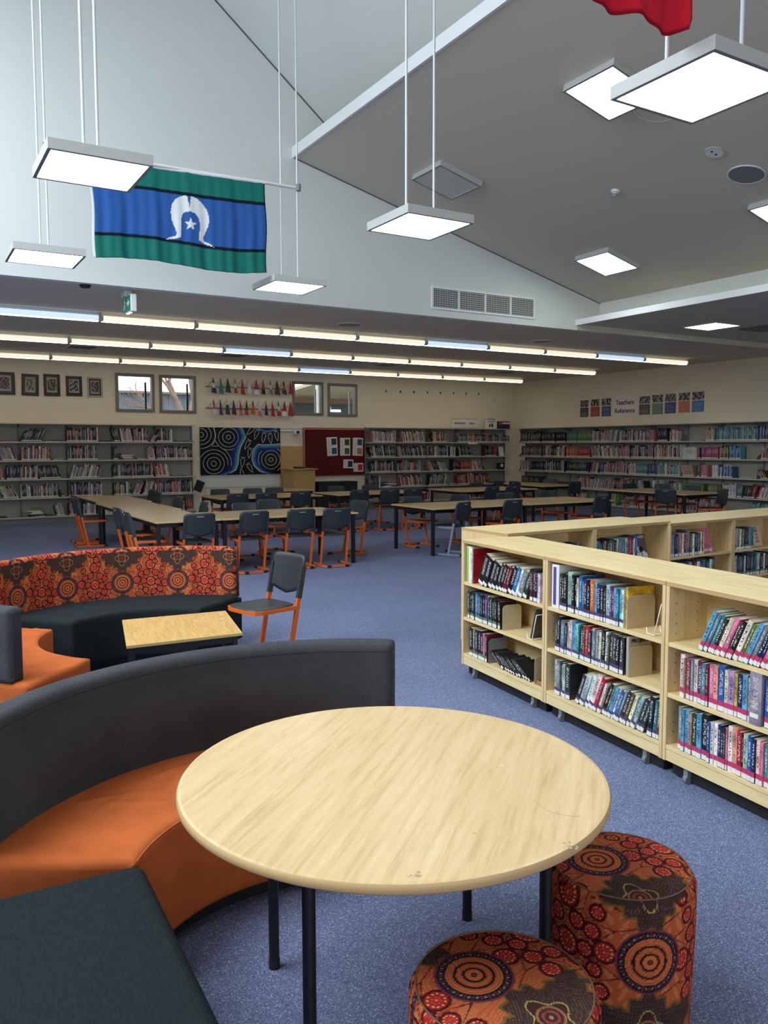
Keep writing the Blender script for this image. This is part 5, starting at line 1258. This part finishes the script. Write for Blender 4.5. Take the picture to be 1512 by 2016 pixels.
# chairs: cantilever tube frame, plastic seat and back. faces +y
def shell_back():
    nx, nz = 14, 9; W_ = .2; b = MB()
    def pt(i, j, off):
        u = -1+2*i/nx; v = j/nz
        wtop = W_*(1-.0*v); x = u*wtop
        bot = .515 if abs(u) > .86 else .545+.0*u-.03*(1-u*u)+.03*abs(u)
        top = .82-.028*max(0, (abs(u)-.78)/.22)**2
        z = bot+(top-bot)*v
        y = .080-.165*((z-.03)/.79)+.028*(u*u)+off
        return (x, y, z)
    F_ = [[pt(i, j, .0) for j in range(nz+1)] for i in range(nx+1)]; B_ = [[pt(i, j, -.018) for j in range(nz+1)] for i in range(nx+1)]
    m = nz+1; vs = [v for c in F_ for v in c]+[v for c in B_ for v in c]; o = (nx+1)*m; fs = []
    for i in range(nx):
        for j in range(nz):
            a = i*m+j; fs.append((a+m, a, a+1, a+m+1)); fs.append((o+a, o+a+m, o+a+m+1, o+a+1))
        fs.append((i*m, (i+1)*m, o+(i+1)*m, o+i*m)); fs.append((i*m+nz, o+i*m+nz, o+(i+1)*m+nz, (i+1)*m+nz))
    for j in range(nz): fs.append((j, o+j, o+j+1, j+1)); a = nx*m+j; fs.append((a+1, o+a+1, o+a, a))
    b.add(vs, fs, None, 0, True); return b.mesh('backrest', M_SHELL)
YL = lambda z: .094-.165*((z-.03)/.79)            # centre line of the leaning uprights
def make_chair_meshes(tube_m):
    d = {}
    d['upright'] = []
    for s_ in (-1, 1):
        d['upright'].append(MB().tube([(s_*.188, YL(.03), .02), (s_*.188, YL(.6), .6)], .020, .034, up=(0, 1, 0)).mesh('upright', tube_m))
    b = MB(); pts = [(-.188, YL(.43)+.01, .43)]
    pts += [(-.19, .34, .43), (-.172, .385, .43), (-.13, .405, .43), (.13, .405, .43), (.172, .385, .43), (.19, .34, .43), (.188, YL(.43)+.01, .43)]
    b.tube(pts, .018, .03); d['seat_rail'] = b.mesh('seat_rail', tube_m)
    b = MB(); pts = [(-.20, .36, .02), (-.20, -.02, .02), (-.15, -.085, .02), (.15, -.085, .02), (.20, -.02, .02), (.20, .36, .02)]
    b.tube(pts, .026, .026); d['base_runner'] = b.mesh('base_runner', tube_m)
    d['foot_cap'] = [MB().cbox((s_*.2-.018, .33, 0), (s_*.2+.018, .40, .036), .006).mesh('foot_cap', M_RUBBER) for s_ in (-1, 1)]
    d['glide'] = [MB().cbox((s_*.13-.03, -.102, 0), (s_*.13+.03, -.068, .037), .006).mesh('glide', M_RUBBER) for s_ in (-1, 1)]
    nx = 12; b = MB(); outer = []
    def rr(k, z, off):
        P = []
        for i in range(32):
            a = 2*PI*i/32; ex = .19-off; ey = .205-off; c_, s_ = math.cos(a), math.sin(a); p_ = 2.0/4.5
            P.append((ex*math.copysign(abs(c_)**p_, c_), .205+ey*math.copysign(abs(s_)**p_, s_), z))
        return P
    rings = [rr(0, .432, .006), rr(0, .436, 0), rr(0, .448, 0), rr(0, .456, .008), rr(0, .452, .05), rr(0, .449, .12)]
    b.sweep(rings[::1]); d['seat'] = b.mesh('seat', M_SHELL)
    d['backrest'] = shell_back()
    b = MB(); b.box((-.045, YL(.79)-.0345, .770), (.045, YL(.79)-.0305, .781)); d['grip_slot'] = b.mesh('grip_slot', M_GREYTUBE)
    d['back_socket'] = [MB().tube([(s_*.188, YL(.50), .50), (s_*.188, YL(.74), .74)], .026, .040, up=(0, 1, 0)).mesh('back_socket', M_SHELL) for s_ in (-1, 1)]
    return d
CH = {'o': make_chair_meshes(M_ORANGE), 'g': make_chair_meshes(M_GREYTUBE)}
GC = 'orange framed plastic chairs around the desks'
def chair(x, y, deg, label, kind='o', group=GC, back=True):
    """x, y: middle of the top of the backrest; deg: direction the sitter faces, 0 = +x"""
    th = D(deg-90); off = Vector((-math.sin(th), math.cos(th), 0))*.055
    t = thing('chair', label, 'chair', Matrix.Translation((x+off.x, y+off.y, 0)) @ Matrix.Rotation(th, 4, 'Z'), group); d = CH[kind]
    put('seat', d['seat'], t); bk = put('backrest', d['backrest'], t); [put('back_socket', m, bk) for m in d['back_socket']]; put('grip_slot', d['grip_slot'], bk)
    for m in d['upright']: put('upright', m, t)
    put('seat_rail', d['seat_rail'], t); br = put('base_runner', d['base_runner'], t)
    for m in d['foot_cap']: put('foot_cap', m, br)
    for m in d['glide']: put('glide', m, br)
    return t
chair(2.585, 5.80, 193, 'single chair by the coffee table, facing it, orange frame', group=None)
for x, y, a, lab in (
    (2.58, 14.75, 4, 'rear chair of the pair at far left end of left desk row'), (2.50, 14.15, -2, 'front chair of the pair at far left end of left desk row'),
    (2.58, 11.55, 2, 'second chair on left side of the nearest left desk'), (2.52, 10.72, -4, 'first chair on left side of the nearest left desk'),
    (4.22, 15.9, 184, 'farthest chair on right side of left desk row, near shelves'), (4.10, 15.05, 178, 'second farthest chair on the right side of left desk row'),
    (4.02, 13.5, 182, 'third chair on the right side of left desk row'), (3.98, 12.05, 176, 'chair tucked where left desk row meets the centre desk'),
    (3.22, 9.94, 88, 'chair at the near end of the left desk row, back to camera'), (3.95, 9.93, 91, 'chair at centre desk, left of three, back to camera'),
    (4.62, 9.93, 88, 'chair at centre desk, middle of three, back to camera'), (5.12, 9.86, 84, 'chair at centre desk, right of three, back to camera'),
    (4.42, 11.50, 268, 'left chair behind the centre desk facing camera'), (5.02, 12.0, 272, 'right chair behind the centre desk facing camera'),
    (6.10, 11.02, 194, 'chair at the right end of the centre desk facing left'),
    (5.20, 13.86, 90, 'left chair in front of mural desk, back to camera'), (5.74, 13.84, 86, 'middle chair in front of mural desk, back to camera'), (6.43, 13.84, 87, 'right chair in front of mural desk, back to camera'),
    (5.42, 15.42, 271, 'left chair behind the mural desk'), (6.10, 15.42, 266, 'middle chair behind the mural desk'), (6.58, 15.44, 270, 'right chair behind the mural desk'),
    (7.66, 13.80, 88, 'left chair in front of the pinboard desk, back to camera'), (8.29, 13.70, 80, 'middle chair in front of the pinboard desk, back to camera'), (8.82, 13.68, 82, 'right chair in front of the pinboard desk, back to camera'),
    (7.90, 15.25, 270, 'left chair behind the pinboard desk'), (8.82, 15.4, 268, 'right chair behind the pinboard desk'),
    (8.27, 9.93, 96, 'chair in front of aisle desks, second from aisle, orange frame'), (10.20, 9.93, 98, 'chair in front of aisle desks, farthest right, back to camera'),
    (7.36, 11.42, 272, 'chair behind aisle desks, first from the aisle'), (8.36, 11.48, 268, 'chair behind aisle desks, second from the aisle'),
    (9.42, 11.52, 270, 'chair behind aisle desks, third from the aisle'), (10.50, 11.6, 268, 'chair behind aisle desks, fourth from the aisle'),
    (10.66, 13.48, 97, 'chair in front of the far shelf desk, left of two'), (11.22, 13.48, 92, 'chair in front of the far shelf desk, right of two'),
    (11.5, 15.12, 270, 'chair behind the far shelf desk'),
    (12.62, 15.1, 2, 'first chair at left side of the far corner desk'), (12.66, 15.75, -6, 'second chair at left side of the far corner desk'),
    (13.72, 14.22, 96, 'chair at near end of the far corner desk'), (14.2, 15.6, 210, 'chair at right side of the far corner desk'),
    (13.76, 10.22, 150, 'chair turned sideways at near end of the desk by right shelves'), (12.80, 10.80, 30, 'chair at left side of the desk by right shelves'), (14.06, 12.86, 262, 'chair at the far end of the desk by right shelves'),
    (14.42, 12.25, 190, 'rear chair at right side of the desk by right shelves'), (14.40, 11.45, 186, 'middle chair at right side of desk by right shelves')):
    chair(x, y, a, lab)
chair(7.30, 9.92, 112, 'grey framed chair in front of the aisle desk, back to camera', 'g', None)

# ================================================================== ON THE BACK WALL
def frame_pic(x0, z1, x1, z0, label, paint, outer=M_BLACK, inner=None, tilt=0):
    W_, H_ = x1-x0, z1-z0; M = Matrix.Translation((x0, YB-.03, z0)) @ Matrix.Rotation(D(tilt), 4, 'Y')
    t = thing('framed_picture', label, 'picture', M, 'framed pictures in a row'); fw = .035
    b = MB()
    for a, c in (((0, 0, 0), (W_, .025, fw)), ((0, 0, H_-fw), (W_, .025, H_)), ((0, 0, fw), (fw, .025, H_-fw)), ((W_-fw, 0, fw), (W_, .025, H_-fw))): b.cbox(a, c, .003)
    part('frame', b, outer, t)
    if inner: 
        b = MB()
        for a, c in (((fw, .002, fw), (W_-fw, .02, fw*1.7)), ((fw, .002, H_-fw*1.7), (W_-fw, .02, H_-fw)), ((fw, .002, fw*1.7), (fw*1.7, .02, H_-fw*1.7)), ((W_-fw*1.7, .002, fw*1.7), (W_-fw, .02, H_-fw*1.7))): b.box(a, c)
        part('inner_frame', b, inner, t)
    w2, h2 = W_-2*fw, H_-2*fw
    painted('print', w2, h2, .008, lambda x, z: paint(x/w2, z/h2), M_COLG, Matrix.Translation((fw, .012, fw)), t)
def art(seed, base, light):
    def f(u, v):
        c = np.empty((len(u), 3)); c[:] = L(16, 16, 20)
        mnt = (u > .12) & (u < .88) & (v > .10) & (v < .9); c[mnt] = L(168, 158, 138)
        s_ = (u > .18) & (u < .82) & (v > .2) & (v < .84); c[s_] = L(base)
        r = random.Random(seed); n = np.zeros(len(u))
        for _ in range(7): n += np.sin(u*r.uniform(8, 34)+v*r.uniform(-30, 30)+r.uniform(0, 6))
        c[s_ & (n > 1.2)] = L(light); c[s_ & (n < -2.2)] = L(20, 20, 24); return c
    return f
frame_pic(1.76, 3.243, 2.22, 2.767, 'first framed picture from the left edge, black frame, reddish print', art(1, (70, 44, 50), (120, 100, 100)))
frame_pic(2.344, 3.227, 2.687, 2.764, 'second framed picture from left, slightly tilted, brown grey print', art(2, (104, 98, 84), (150, 142, 122)), tilt=1.6)
frame_pic(2.792, 3.238, 3.128, 2.763, 'third framed picture from left with an oval in a dark print', art(3, (50, 48, 46), (130, 124, 110)))
frame_pic(3.251, 3.214, 3.591, 2.777, 'fourth framed picture from left, glossy black frame with glare', art(4, (40, 44, 48), (170, 170, 165)))
frame_pic(3.704, 3.206, 4.029, 2.768, 'fifth framed picture from left with pale outer frame', art(5, (34, 36, 38), (150, 150, 146)), outer=mat('pale_frame', L(176, 166, 150), .4), inner=M_BLACK)

# mural: dot painting on a large panel
def mural(x, z):
    W_, H_ = 2.085, 1.155; c = np.empty((len(x), 3)); c[:] = L(14, 12, 18)
    px = 100+x/W_*1325; py = 90+(1-z/H_)*785      # laid out on the survey of the panel
    def wave_band(d, inner):
        m = (d > 0) & (d < inner); t = d[m]/inner
        a = np.array(L(110, 190, 226)); b_ = np.array(L(20, 60, 150)); k_ = np.array(L(16, 18, 46)); col = np.where(t[:, None] < .45, a+(b_-a)*(t[:, None]/.45), b_+(k_-b_)*((t[:, None]-.45)/.55)); c[m] = col
        dots = m & (np.hypot((px % 15)-7.5, (py % 15)-7.5) > 6.4); c[dots] *= .5
    ex = np.interp(py, [90, 240, 300, 420, 560, 700, 800, 870], [780, 838, 810, 745, 712, 700, 660, 500]); wave_band(ex-px, 165)
    ey = np.interp(px, [930, 960, 1035, 1150, 1420], [640, 450, 372, 382, 365]); d1 = py-ey; ex2 = np.interp(py, [365, 460, 620, 740, 820, 870], [1040, 960, 925, 965, 1060, 1180]); d2 = px-ex2
    wave_band(np.minimum(d1, d2), 150); wave_band(100-np.hypot((px-1200)*.55, py-60)+0.0, 60)
    wh = L(226, 232, 238)
    def dotring(cx, cy, r, cond=None, n=None, rad=5.6):
        d = np.hypot(px-cx, py-cy); a = np.arctan2(py-cy, px-cx); n = n or max(8, int(2*PI*r/17.5))
        m = np.hypot(d-r, (((a*n/(2*PI)+.5) % 1)-.5)*2*PI/n*r) < rad
        if cond is not None: m &= cond
        c[m] = wh
    for cx, cy, rs in ((305, 690, (42, 105, 168)), (548, 255, (34, 95, 160)), (110, 215, (38, 98, 160, 224)), (1252, 635, (34, 95, 158))):
        for r in rs: dotring(cx, cy, r)
    dotring(305, 690, 228, (px < 305+240) & (py < 720) & (py > 440)); dotring(305, 690, 285, (py < 730) & (px > 440)); dotring(548, 255, 212, (py > 380) & (px < 640)); dotring(1252, 635, 215, (px < 1100) & (py < 730) & (py > 470)); dotring(1252, 635, 215, (px > 1360))
    def dotline(P, step=17):
        for i in range(len(P)-1):
            n = max(1, int(math.dist(P[i], P[i+1])/step))
            for j in range(n):
                x_ = P[i][0]+(P[i+1][0]-P[i][0])*j/n; y_ = P[i][1]+(P[i+1][1]-P[i][1])*j/n; c[np.hypot(px-x_, py-y_) < 6] = wh
    dotline([(320, 100), (340, 240), (330, 310), (280, 395)]); dotline([(330, 310), (390, 400)]); dotline([(285, 400), (385, 402)])
    dotline([(1035, 372), (1150, 382), (1420, 365)], 14); dotline([(838, 240), (810, 300), (745, 420), (712, 560), (700, 700), (660, 800), (560, 858)], 13); dotline([(1035, 372), (960, 450), (925, 620), (965, 740), (1060, 830), (1150, 860)], 13)
    for cx, cy, ang in ((905, 155, .75), (1005, 215, .35), (1130, 270, .15), (1250, 280, -.12), (1360, 235, -.15), (850, 385, .5), (890, 530, .18), (770, 685, .15), (905, 780, -.5), (760, 850, 2.9)):
        X = (px-cx)*math.cos(ang)+(py-cy)*math.sin(ang); Y = -(px-cx)*math.sin(ang)+(py-cy)*math.cos(ang)
        wdt = np.interp(Y, [-85, -60, -20, 40, 85], [0, 36, 34, 20, 0]); m = (np.abs(X) < wdt) & (np.abs(Y) < 84); inn = (np.abs(X) < wdt-6) & (np.abs(Y) < 78)
        c[m] = wh; c[inn] = L(18, 22, 40)
        for k in range(5): c[np.hypot(X-(-30+k*15), Y+92+abs(k-1.5)*2) < 5.5] = wh
    return c
t = thing('dot_painting', 'large black and blue dot painting panel with footprints', 'painting', (6.255, YB-.06, .965))
part('panel_box', MB().cbox((0, .004, 0), (2.085, .06, 1.155), .004), M_BLACK, t)
painted('painted_face', 2.075, 1.145, .0048, lambda x, z: mural(x, z), M_COLG, Matrix.Translation((.005, -.002, .005)), t, thick=.004)
single('dado_panel', MB().cbox((6.28, YB-.022, .66), (8.33, YB-.003, .955), .003), M_WALLC, 'pale grey panel on the wall below the dot painting', 'wall panel')
# pinboard
t = thing('pinboard', 'maroon pinboard with scalloped red border strip', 'pinboard', (8.985, YB-.04, .88))
PW, PH = 1.89, 1.26
part('felt', MB().box((.01, .012, .01), (PW-.01, .036, PH-.01)), mat('maroon_felt', L(92, 12, 22), .95, noise=(400, .2, 2)), t)
b = MB()
for a, c in (((0, 0, 0), (PW, .04, .012)), ((0, 0, PH-.012), (PW, .04, PH)), ((0, 0, .012), (.012, .04, PH-.012)), ((PW-.012, 0, .012), (PW, .04, PH-.012))): b.box(a, c)
part('frame', b, M_ALU, t)
RD = L(196, 40, 40); PKK = L(236, 176, 150)
def border(Lg, hor, M, flip):
    b = MB(); n = int(Lg/.055); st = Lg/n
    b.box((0, -.001, 0), (Lg, 0, .03), RD, M=M)
    for i in range(n): b.prism([(i*st+st*.5+st*.42*math.cos(a), .034+.020*math.sin(a)) for a in np.linspace(PI, 2*PI, 7)], .0012, .002, M @ Matrix.Rotation(PI/2, 4, 'X'), PKK)
    return b
Mx = Matrix.Translation((.012, .01, PH-.012)) @ Matrix.Scale(-1, 4, (0, 0, 1))
part('border_strip', border(PW-.024, True, Mx, 0), M_COL, t)
part('border_strip', border(PH-.05, False, Matrix.Translation((.012, .01, .015)) @ Matrix(((0, 0, 1, 0), (0, 1, 0, 0), (1, 0, 0, 0), (0, 0, 0, 1))), 0), M_COL, t)
part('border_strip', border(PH-.05, False, Matrix.Translation((PW-.012, .01, .015)) @ Matrix(((0, 0, -1, 0), (0, 1, 0, 0), (1, 0, 0, 0), (0, 0, 0, 1))), 0), M_COL, t)
def notice(x, z, w_, h_, cols, label, rot=0):
    M = Matrix.Translation((x, YB-.032, z)) @ Matrix.Rotation(D(rot), 4, 'Y')
    t = thing('notice', label, 'notice', M, 'notices on the maroon pinboard')
    part('paper', MB().box((0, 0, 0), (w_, .0015, h_)), M_STICK, t)
    for i, cc in enumerate(cols):
        part('picture_block', MB().cbox((w_*.45, -.0012, h_*(.08+.5*(len(cols)-1-i)) if len(cols) > 1 else h_*.15), (w_*.92, 0, (h_*(.42+.5*(len(cols)-1-i)) if len(cols) > 1 else h_*.85)), .0003), mat('print_%02d_%02d_%02d' % cc, L(cc), .5), t)
    b = MB()
    for k in range(9): b.box((w_*.08, -.0006, h_*(.1+.09*k)), (w_*(.3+.08*(k % 2)), 0, h_*(.12+.09*k)))
    part('text_lines', b, mat('grey_ink', L(120, 120, 124), .6), t)
notice(9.68, 1.40, .31, .49, ((28, 58, 96), (44, 84, 120)), 'white notice with two dark blue pictures on pinboard', -3)
notice(10.06, 1.41, .30, .47, ((18, 84, 52), (46, 100, 40)), 'white notice with two green pictures on pinboard')
notice(10.43, 1.41, .31, .48, ((54, 84, 116), (190, 120, 80)), 'white notice with a blue and an orange picture on pinboard', 2)
notice(10.15, 1.08, .30, .23, ((34, 40, 82),), 'small notice with a navy picture, lower pinboard', 2)
notice(10.46, .975, .30, .23, ((186, 34, 40),), 'small notice with a red picture, lowest on pinboard', -1)
# panel, pipe, camera, lectern
single('plywood_panel', MB().cbox((8.35, YB-.03, .125), (8.98, YB-.003, 1.663), .003), mat('tan_board', L(196, 162, 110), .6), 'tan board standing on the wall between painting and pinboard', 'panel')
single('wall_conduit', MB().cyl((8.34, YB-.03, 2.05), (8.75, YB-.03, 2.05), .022, n=10).cyl((8.34, YB-.02, 2.12), (8.98, YB-.02, 2.12), .012, n=8), M_WHITEP, 'white conduit pipe on the wall right of the painting', 'pipe')
t = thing('wall_camera', 'small white projector with dark lens on the wall', 'projector', (8.78, YB-.16, 1.96))
part('body', MB().cbox((-.09, 0, 0), (.1, .16, .11), .02), M_WHITEP, t); part('lens', MB().cyl((0, -.02, .055), (0, .01, .055), .04, n=16), M_INK, t)
t = thing('lectern', 'tan wooden lectern in front of the back wall', 'lectern', (8.30, 18.35, 0))
LT = mat('tan_lectern', L(200, 162, 104), .5)
part('side_panel', MB().cbox((0, .02, 0), (.03, .55, 1.08), .003), LT, t); part('side_panel', MB().cbox((.60, .02, 0), (.63, .55, 1.08), .003), LT, t)
part('front_panel', MB().cbox((.03, .0, 0), (.60, .022, 1.06), .002), LT, t); part('top', MB().cbox((-.04, -.05, 1.08), (.68, .6, 1.105), .004), LT, t)
single('book', MB().cbox((0, 0, 0), (.28, .18, .05), .004), mat('green_cloth', L(48, 84, 50), .6), 'green book lying on top of the lectern', 'book', Matrix.Translation((8.42, 18.38, 1.1055)))
# small flags
FLG = [[('navy', 'white', 'navy'), ('teal', 'teal', 'teal'), ('dark green', 'dark green', 'dark green'), ('red', 'white', 'red'), ('red', 'red', 'red'), ('white', 'white', 'white'), ('red', 'red', 'white'), ('red', 'red', 'black'), ('charcoal', 'white', 'grey'), ('black', 'maroon', 'maroon'), ('black', 'orange', 'charcoal'), ('red', 'red', 'red')],
       [('maroon', 'pink', 'white'), ('charcoal', 'purple', 'purple'), ('white', 'dark green', 'dark green'), ('navy', 'purple', 'maroon'), ('red', 'red', 'pink'), ('black', 'dark green', 'red'), ('charcoal', 'orange', 'orange'), ('white', 'white', 'pink'), ('red', 'navy', 'navy'), ('red', 'red', 'red'), ('navy', 'white', 'red'), ('charcoal', 'red', 'white'), ('red', 'red', 'red')]]
for row, (zr, n, nm, side) in enumerate(((3.10, 12, 'upper', 0), (2.585, 13, 'lower', 0))):
    single('flag_rail', MB().cbox((6.42, YB-.035, zr-.012), (8.47, YB, zr+.012), .003), M_STEELD, 'thin grey rail holding the %s row of small flags' % nm, 'rail')
    for i in range(n):
        x = 6.47+i*(2.02/(n-1)) if row else 6.47+i*(2.02/11); col = FLG[row][i]
        t = thing('small_flag', '%s small flag from the left in the %s row, %s' % (nth(i+1), nm, col[0] if len(set(col)) == 1 else '%s and %s' % (col[0], [q for q in col if q != col[0]][0])), 'flag', (x, YB-.04, zr), 'small world flags on two rails')
        part('stick', MB().cyl((0, 0, 0), (.11, -.10, .20), .004, n=6), M_STEELD, t)
        b = MB(); top = Vector((.11, -.10, .20)); wv = R9.uniform(.05, .095); ln_ = R9.uniform(.32, .37); dx = R9.uniform(-.01, .03)
        for k in range(3):
            f0, f1 = k/3, (k+1)/3; a0 = .25+f0*.75; a1 = .25+f1*.75
            if k == 0: a0 = .08
            for s_ in (0, 1):
                y_ = top.y-.0+(.012 if s_ else -.012)
                vs = [(top.x+dx*f0-wv*a0*(.9 if s_ else .5), top.y, top.z-ln_*f0), (top.x+dx*f0, y_, top.z-ln_*f0), (top.x+dx*f1, y_, top.z-ln_*f1-.01*s_), (top.x+dx*f1-wv*a1*(.9 if s_ else .5), top.y, top.z-ln_*f1)]
                vs2 = [(top.x+dx*f0+wv*a0*.8, top.y+.006, top.z-ln_*f0-.015), (top.x+dx*f0, y_, top.z-ln_*f0), (top.x+dx*f1, y_, top.z-ln_*f1-.01*s_), (top.x+dx*f1+wv*a1*.8, top.y+.006, top.z-ln_*f1-.02)]
                cc = L(PAL[col[k]]); b.add(vs, [(0, 1, 2, 3)], cc); b.add(vs2, [(0, 3, 2, 1)], cc)
        part('cloth', b, M_COL, t)
# eight little figures stuck on the wall
for i in range(8):
    x = 11.5+i*.449; z = 3.14+.004*i; b = MB(); M = Matrix.Translation((x, YB-.004, z)) @ Matrix.Rotation(PI/2, 4, 'X')
    b.disc((0, .03), .016, 0, .003, 8, M); b.prism([(-.012, .018), (.014, .018), (.022, -.03), (.004, -.015), (-.02, -.032)], 0, .003, M); b.prism([(.012, .0), (.045, .018), (.04, .026), (.01, .012)] if i % 2 else [(-.045, .014), (-.01, .0), (-.01, .012), (-.04, .024)], 0, .003, M)
    single('wall_sticker', b, M_INK, 'small dark figure sticker, %s from the left above the back right shelves' % nth(i+1), 'sticker', group='figure stickers on the back wall')
# signs standing on the shelves
t = thing('shelf_sign', 'white sign reading INDIGENOUS READS on shelf top', 'sign', (13.50, YF+.02, 2.162))
part('board', MB().cbox((0, 0, 0), (.92, .012, .29), .002), M_STICK, t)
for k in range(2):
    b = MB(); z = .262 if k else .004
    for i in range(22): b.prism([(.01+i*.041, z), (.045+i*.041, z), (.028+i*.041, z+.022)], .0, .0015, Matrix.Translation((0, -.0005, 0)) @ Matrix.Rotation(PI/2, 4, 'X'))
    part('border_strip', b, mat('brown_border', L(110, 60, 50), .7), t)
lettering('INDIGENOUS', .075, M_INK, t, (.27, -.001, .14), bold=True, flat=(.85, 1, 1)); lettering('READS', .075, M_INK, t, (.71, -.001, .14), bold=True, flat=(.85, 1, 1))
t = thing('shelf_sign', 'white card reading AUSTRALIAN AUTHORS with a country map', 'sign', (14.68, YF+.02, 2.162))
part('board', MB().cbox((0, 0, 0), (.43, .012, .31), .002), M_STICK, t)
lettering('AUSTRALIAN', .055, M_INK, t, (.215, -.001, .272), bold=True); lettering('AUTHORS', .055, M_INK, t, (.215, -.001, .205), bold=True)
b = MB(); b.prism([(.13, .07), (.15, .12), (.19, .14), (.22, .155), (.235, .135), (.26, .165), (.30, .10), (.295, .06), (.26, .03), (.235, .055), (.19, .06), (.15, .045)], 0, .002, Matrix.Rotation(PI/2, 4, 'X')); part('map_shape', b, mat('map_brown', L(80, 34, 24), .7), t)
b = MB(); b.disc((.215, .098), .03, .002, .003, 14, Matrix.Rotation(PI/2, 4, 'X')); part('map_centre', b, mat('map_tan', L(220, 170, 110), .7), t)
t = thing('game_box', 'dark blue box with red and white lid on shelf top', 'box', (15.16, YF+.02, 2.162))
part('box_body', MB().cbox((0, 0, 0), (.44, .18, .22), .003), mat('box_navy', L(34, 42, 66), .5), t)
part('title_band', MB().box((.1, -.0012, .14), (.44, 0, .19)), M_STICK, t); part('red_spot', MB().disc((.09, .16), .06, 0, .002, 16, Matrix.Rotation(PI/2, 4, 'X')), mat('box_red', L(176, 48, 40), .5), t)
single('shelf_label', MB().cbox((0, 0, 0), (.32, .003, .06), .001), M_STICK, 'white label strip on top row shelf edge right of pinboard', 'label', Matrix.Translation((14.05, YF-.005, 1.71)))
t = thing('clock_box', 'black box with round white dial on the lower shelf', 'clock', (15.22, YF+.03, .966))
part('case', MB().cbox((0, 0, 0), (.2, .12, .2), .006), M_RUBBER, t); part('dial', MB().disc((.1, .12), .05, 0, .003, 20, Matrix.Rotation(PI/2, 4, 'X')), M_STICK, t)
single('book', MB().cbox((0, 0, 0), (.24, .02, .21), .002), mat('olive_cover', L(112, 116, 70), .5), 'face-out olive green book on the bottom left shelf', 'book', Matrix.Translation((2.42, YF+.05, .149)) @ Matrix.Rotation(D(-14), 4, 'X'))
single('book', MB().cbox((0, 0, 0), (.2, .02, .24), .002), mat('purple_cover', L(66, 56, 104), .5), 'face-out purple book on the shelf under the map card', 'book', Matrix.Translation((14.98, YF+.04, 1.368)) @ Matrix.Rotation(D(-10), 4, 'X'))
single('book', MB().cbox((0, 0, 0), (.17, .02, .28), .002), M_STICK, 'face-out pale book at the right end of its shelf', 'book', Matrix.Translation((15.24, YF+.04, 1.368)) @ Matrix.Rotation(D(-12), 4, 'X'))
single('book', MB().cbox((0, 0, 0), (.2, .02, .26), .002), M_DARKW, 'black display book leaning outward at the end of left shelves', 'book', Matrix.Translation((5.98, YF-.02, .64)) @ Matrix.Rotation(D(24), 4, 'Y'))

# ------------------------------------------------------------------ posters on the right wall
FPR = lambda y1, z0: frame((XR-.004, y1, z0), (0, -1, 0))      # reads along -y
def poster(y1, y0, z0, z1, label, col, seed):
    w_, h_ = y1-y0, z1-z0
    def f(x, z):
        u, v = x/w_, z/h_; c = np.empty((len(x), 3)); c[:] = L(col); r = random.Random(seed); n = np.zeros(len(x))
        for _ in range(7): n += np.sin(u*r.uniform(6, 26)+v*r.uniform(-26, 26)+r.uniform(0, 6))
        ph = v > .62; c[ph] = np.where((n[ph] > .4)[:, None], L(150, 148, 142), L(44, 44, 48))
        c[(v > .56) & (v < .62)] = L(196, 196, 196)
        ln = (v < .5) & ((v*14) % 1 < .28) & (u > .1) & (u < .85); c[ln] = np.array(c[ln])*.5+.25
        return c
    o = painted('poster', w_, h_, .012, f, M_COLG, FPR(y1, z0)); tag(o, label, 'poster', 'posters above the right wall shelves')
for a in ((16.477, 16.176, 2.438, 2.885, 'first poster from the left, navy below a grey photo', (40, 46, 84), 1), (16.086, 15.767, 2.439, 2.894, 'second poster from the left, red below a grey photo', (168, 40, 52), 2),
          (15.687, 15.365, 2.43, 2.897, 'third poster from the left, blue below a grey photo', (52, 74, 140), 3), (14.417, 14.076, 2.43, 2.885, 'poster just right of the Teachers Reference sign, dark photo', (60, 66, 62), 4),
          (14.005, 13.679, 2.425, 2.896, 'green and white glossy poster right of Teachers Reference sign', (96, 128, 100), 5), (13.617, 13.296, 2.432, 2.899, 'royal blue poster, third right of the Teachers Reference sign', (38, 50, 128), 6),
          (13.211, 12.895, 2.438, 2.905, 'orange poster, second from the right end', (196, 110, 52), 7), (12.829, 12.499, 2.44, 2.905, 'sky blue poster at the right end of the row', (62, 122, 176), 8)): poster(*a)
t = thing('teachers_sign', 'white paper sign reading Teachers Reference', 'sign', FPR(15.29, 2.39))
part('paper', MB().box((0, 0, 0), (.79, .0015, .54)), M_STICK, t)
Mp = mat('violet_ink', L(60, 44, 92), .6)
lettering('Teachers', .165, Mp, t, (.40, -.001, .37), bold=True); lettering('Reference', .165, Mp, t, (.40, -.001, .16), bold=True)
for x, z in ((.03, .51), (.76, .51), (.03, .03), (.76, .03)): part('pin', MB().disc((x, z), .007, 0, .003, 8, Matrix.Rotation(PI/2, 4, 'X')), M_INK, t)
# things on and in front of shelves
t = thing('low_unit', 'low black cabinet behind the pinboard desk', 'cabinet', (9.0, 18.3, 0))
part('body', MB().cbox((0, 0, 0), (1.1, .45, .74), .005), M_RUBBER, t); part('top', MB().cbox((-.01, -.01, .74), (1.11, .46, .765), .003), M_RUBBER, t)
single('stray_book', MB().cbox((0, 0, 0), (.3, .2, .03), .002), M_STICK, 'white book lying on the floor under the left shelves', 'book', Matrix.Translation((4.4, YF-.35, .001)))
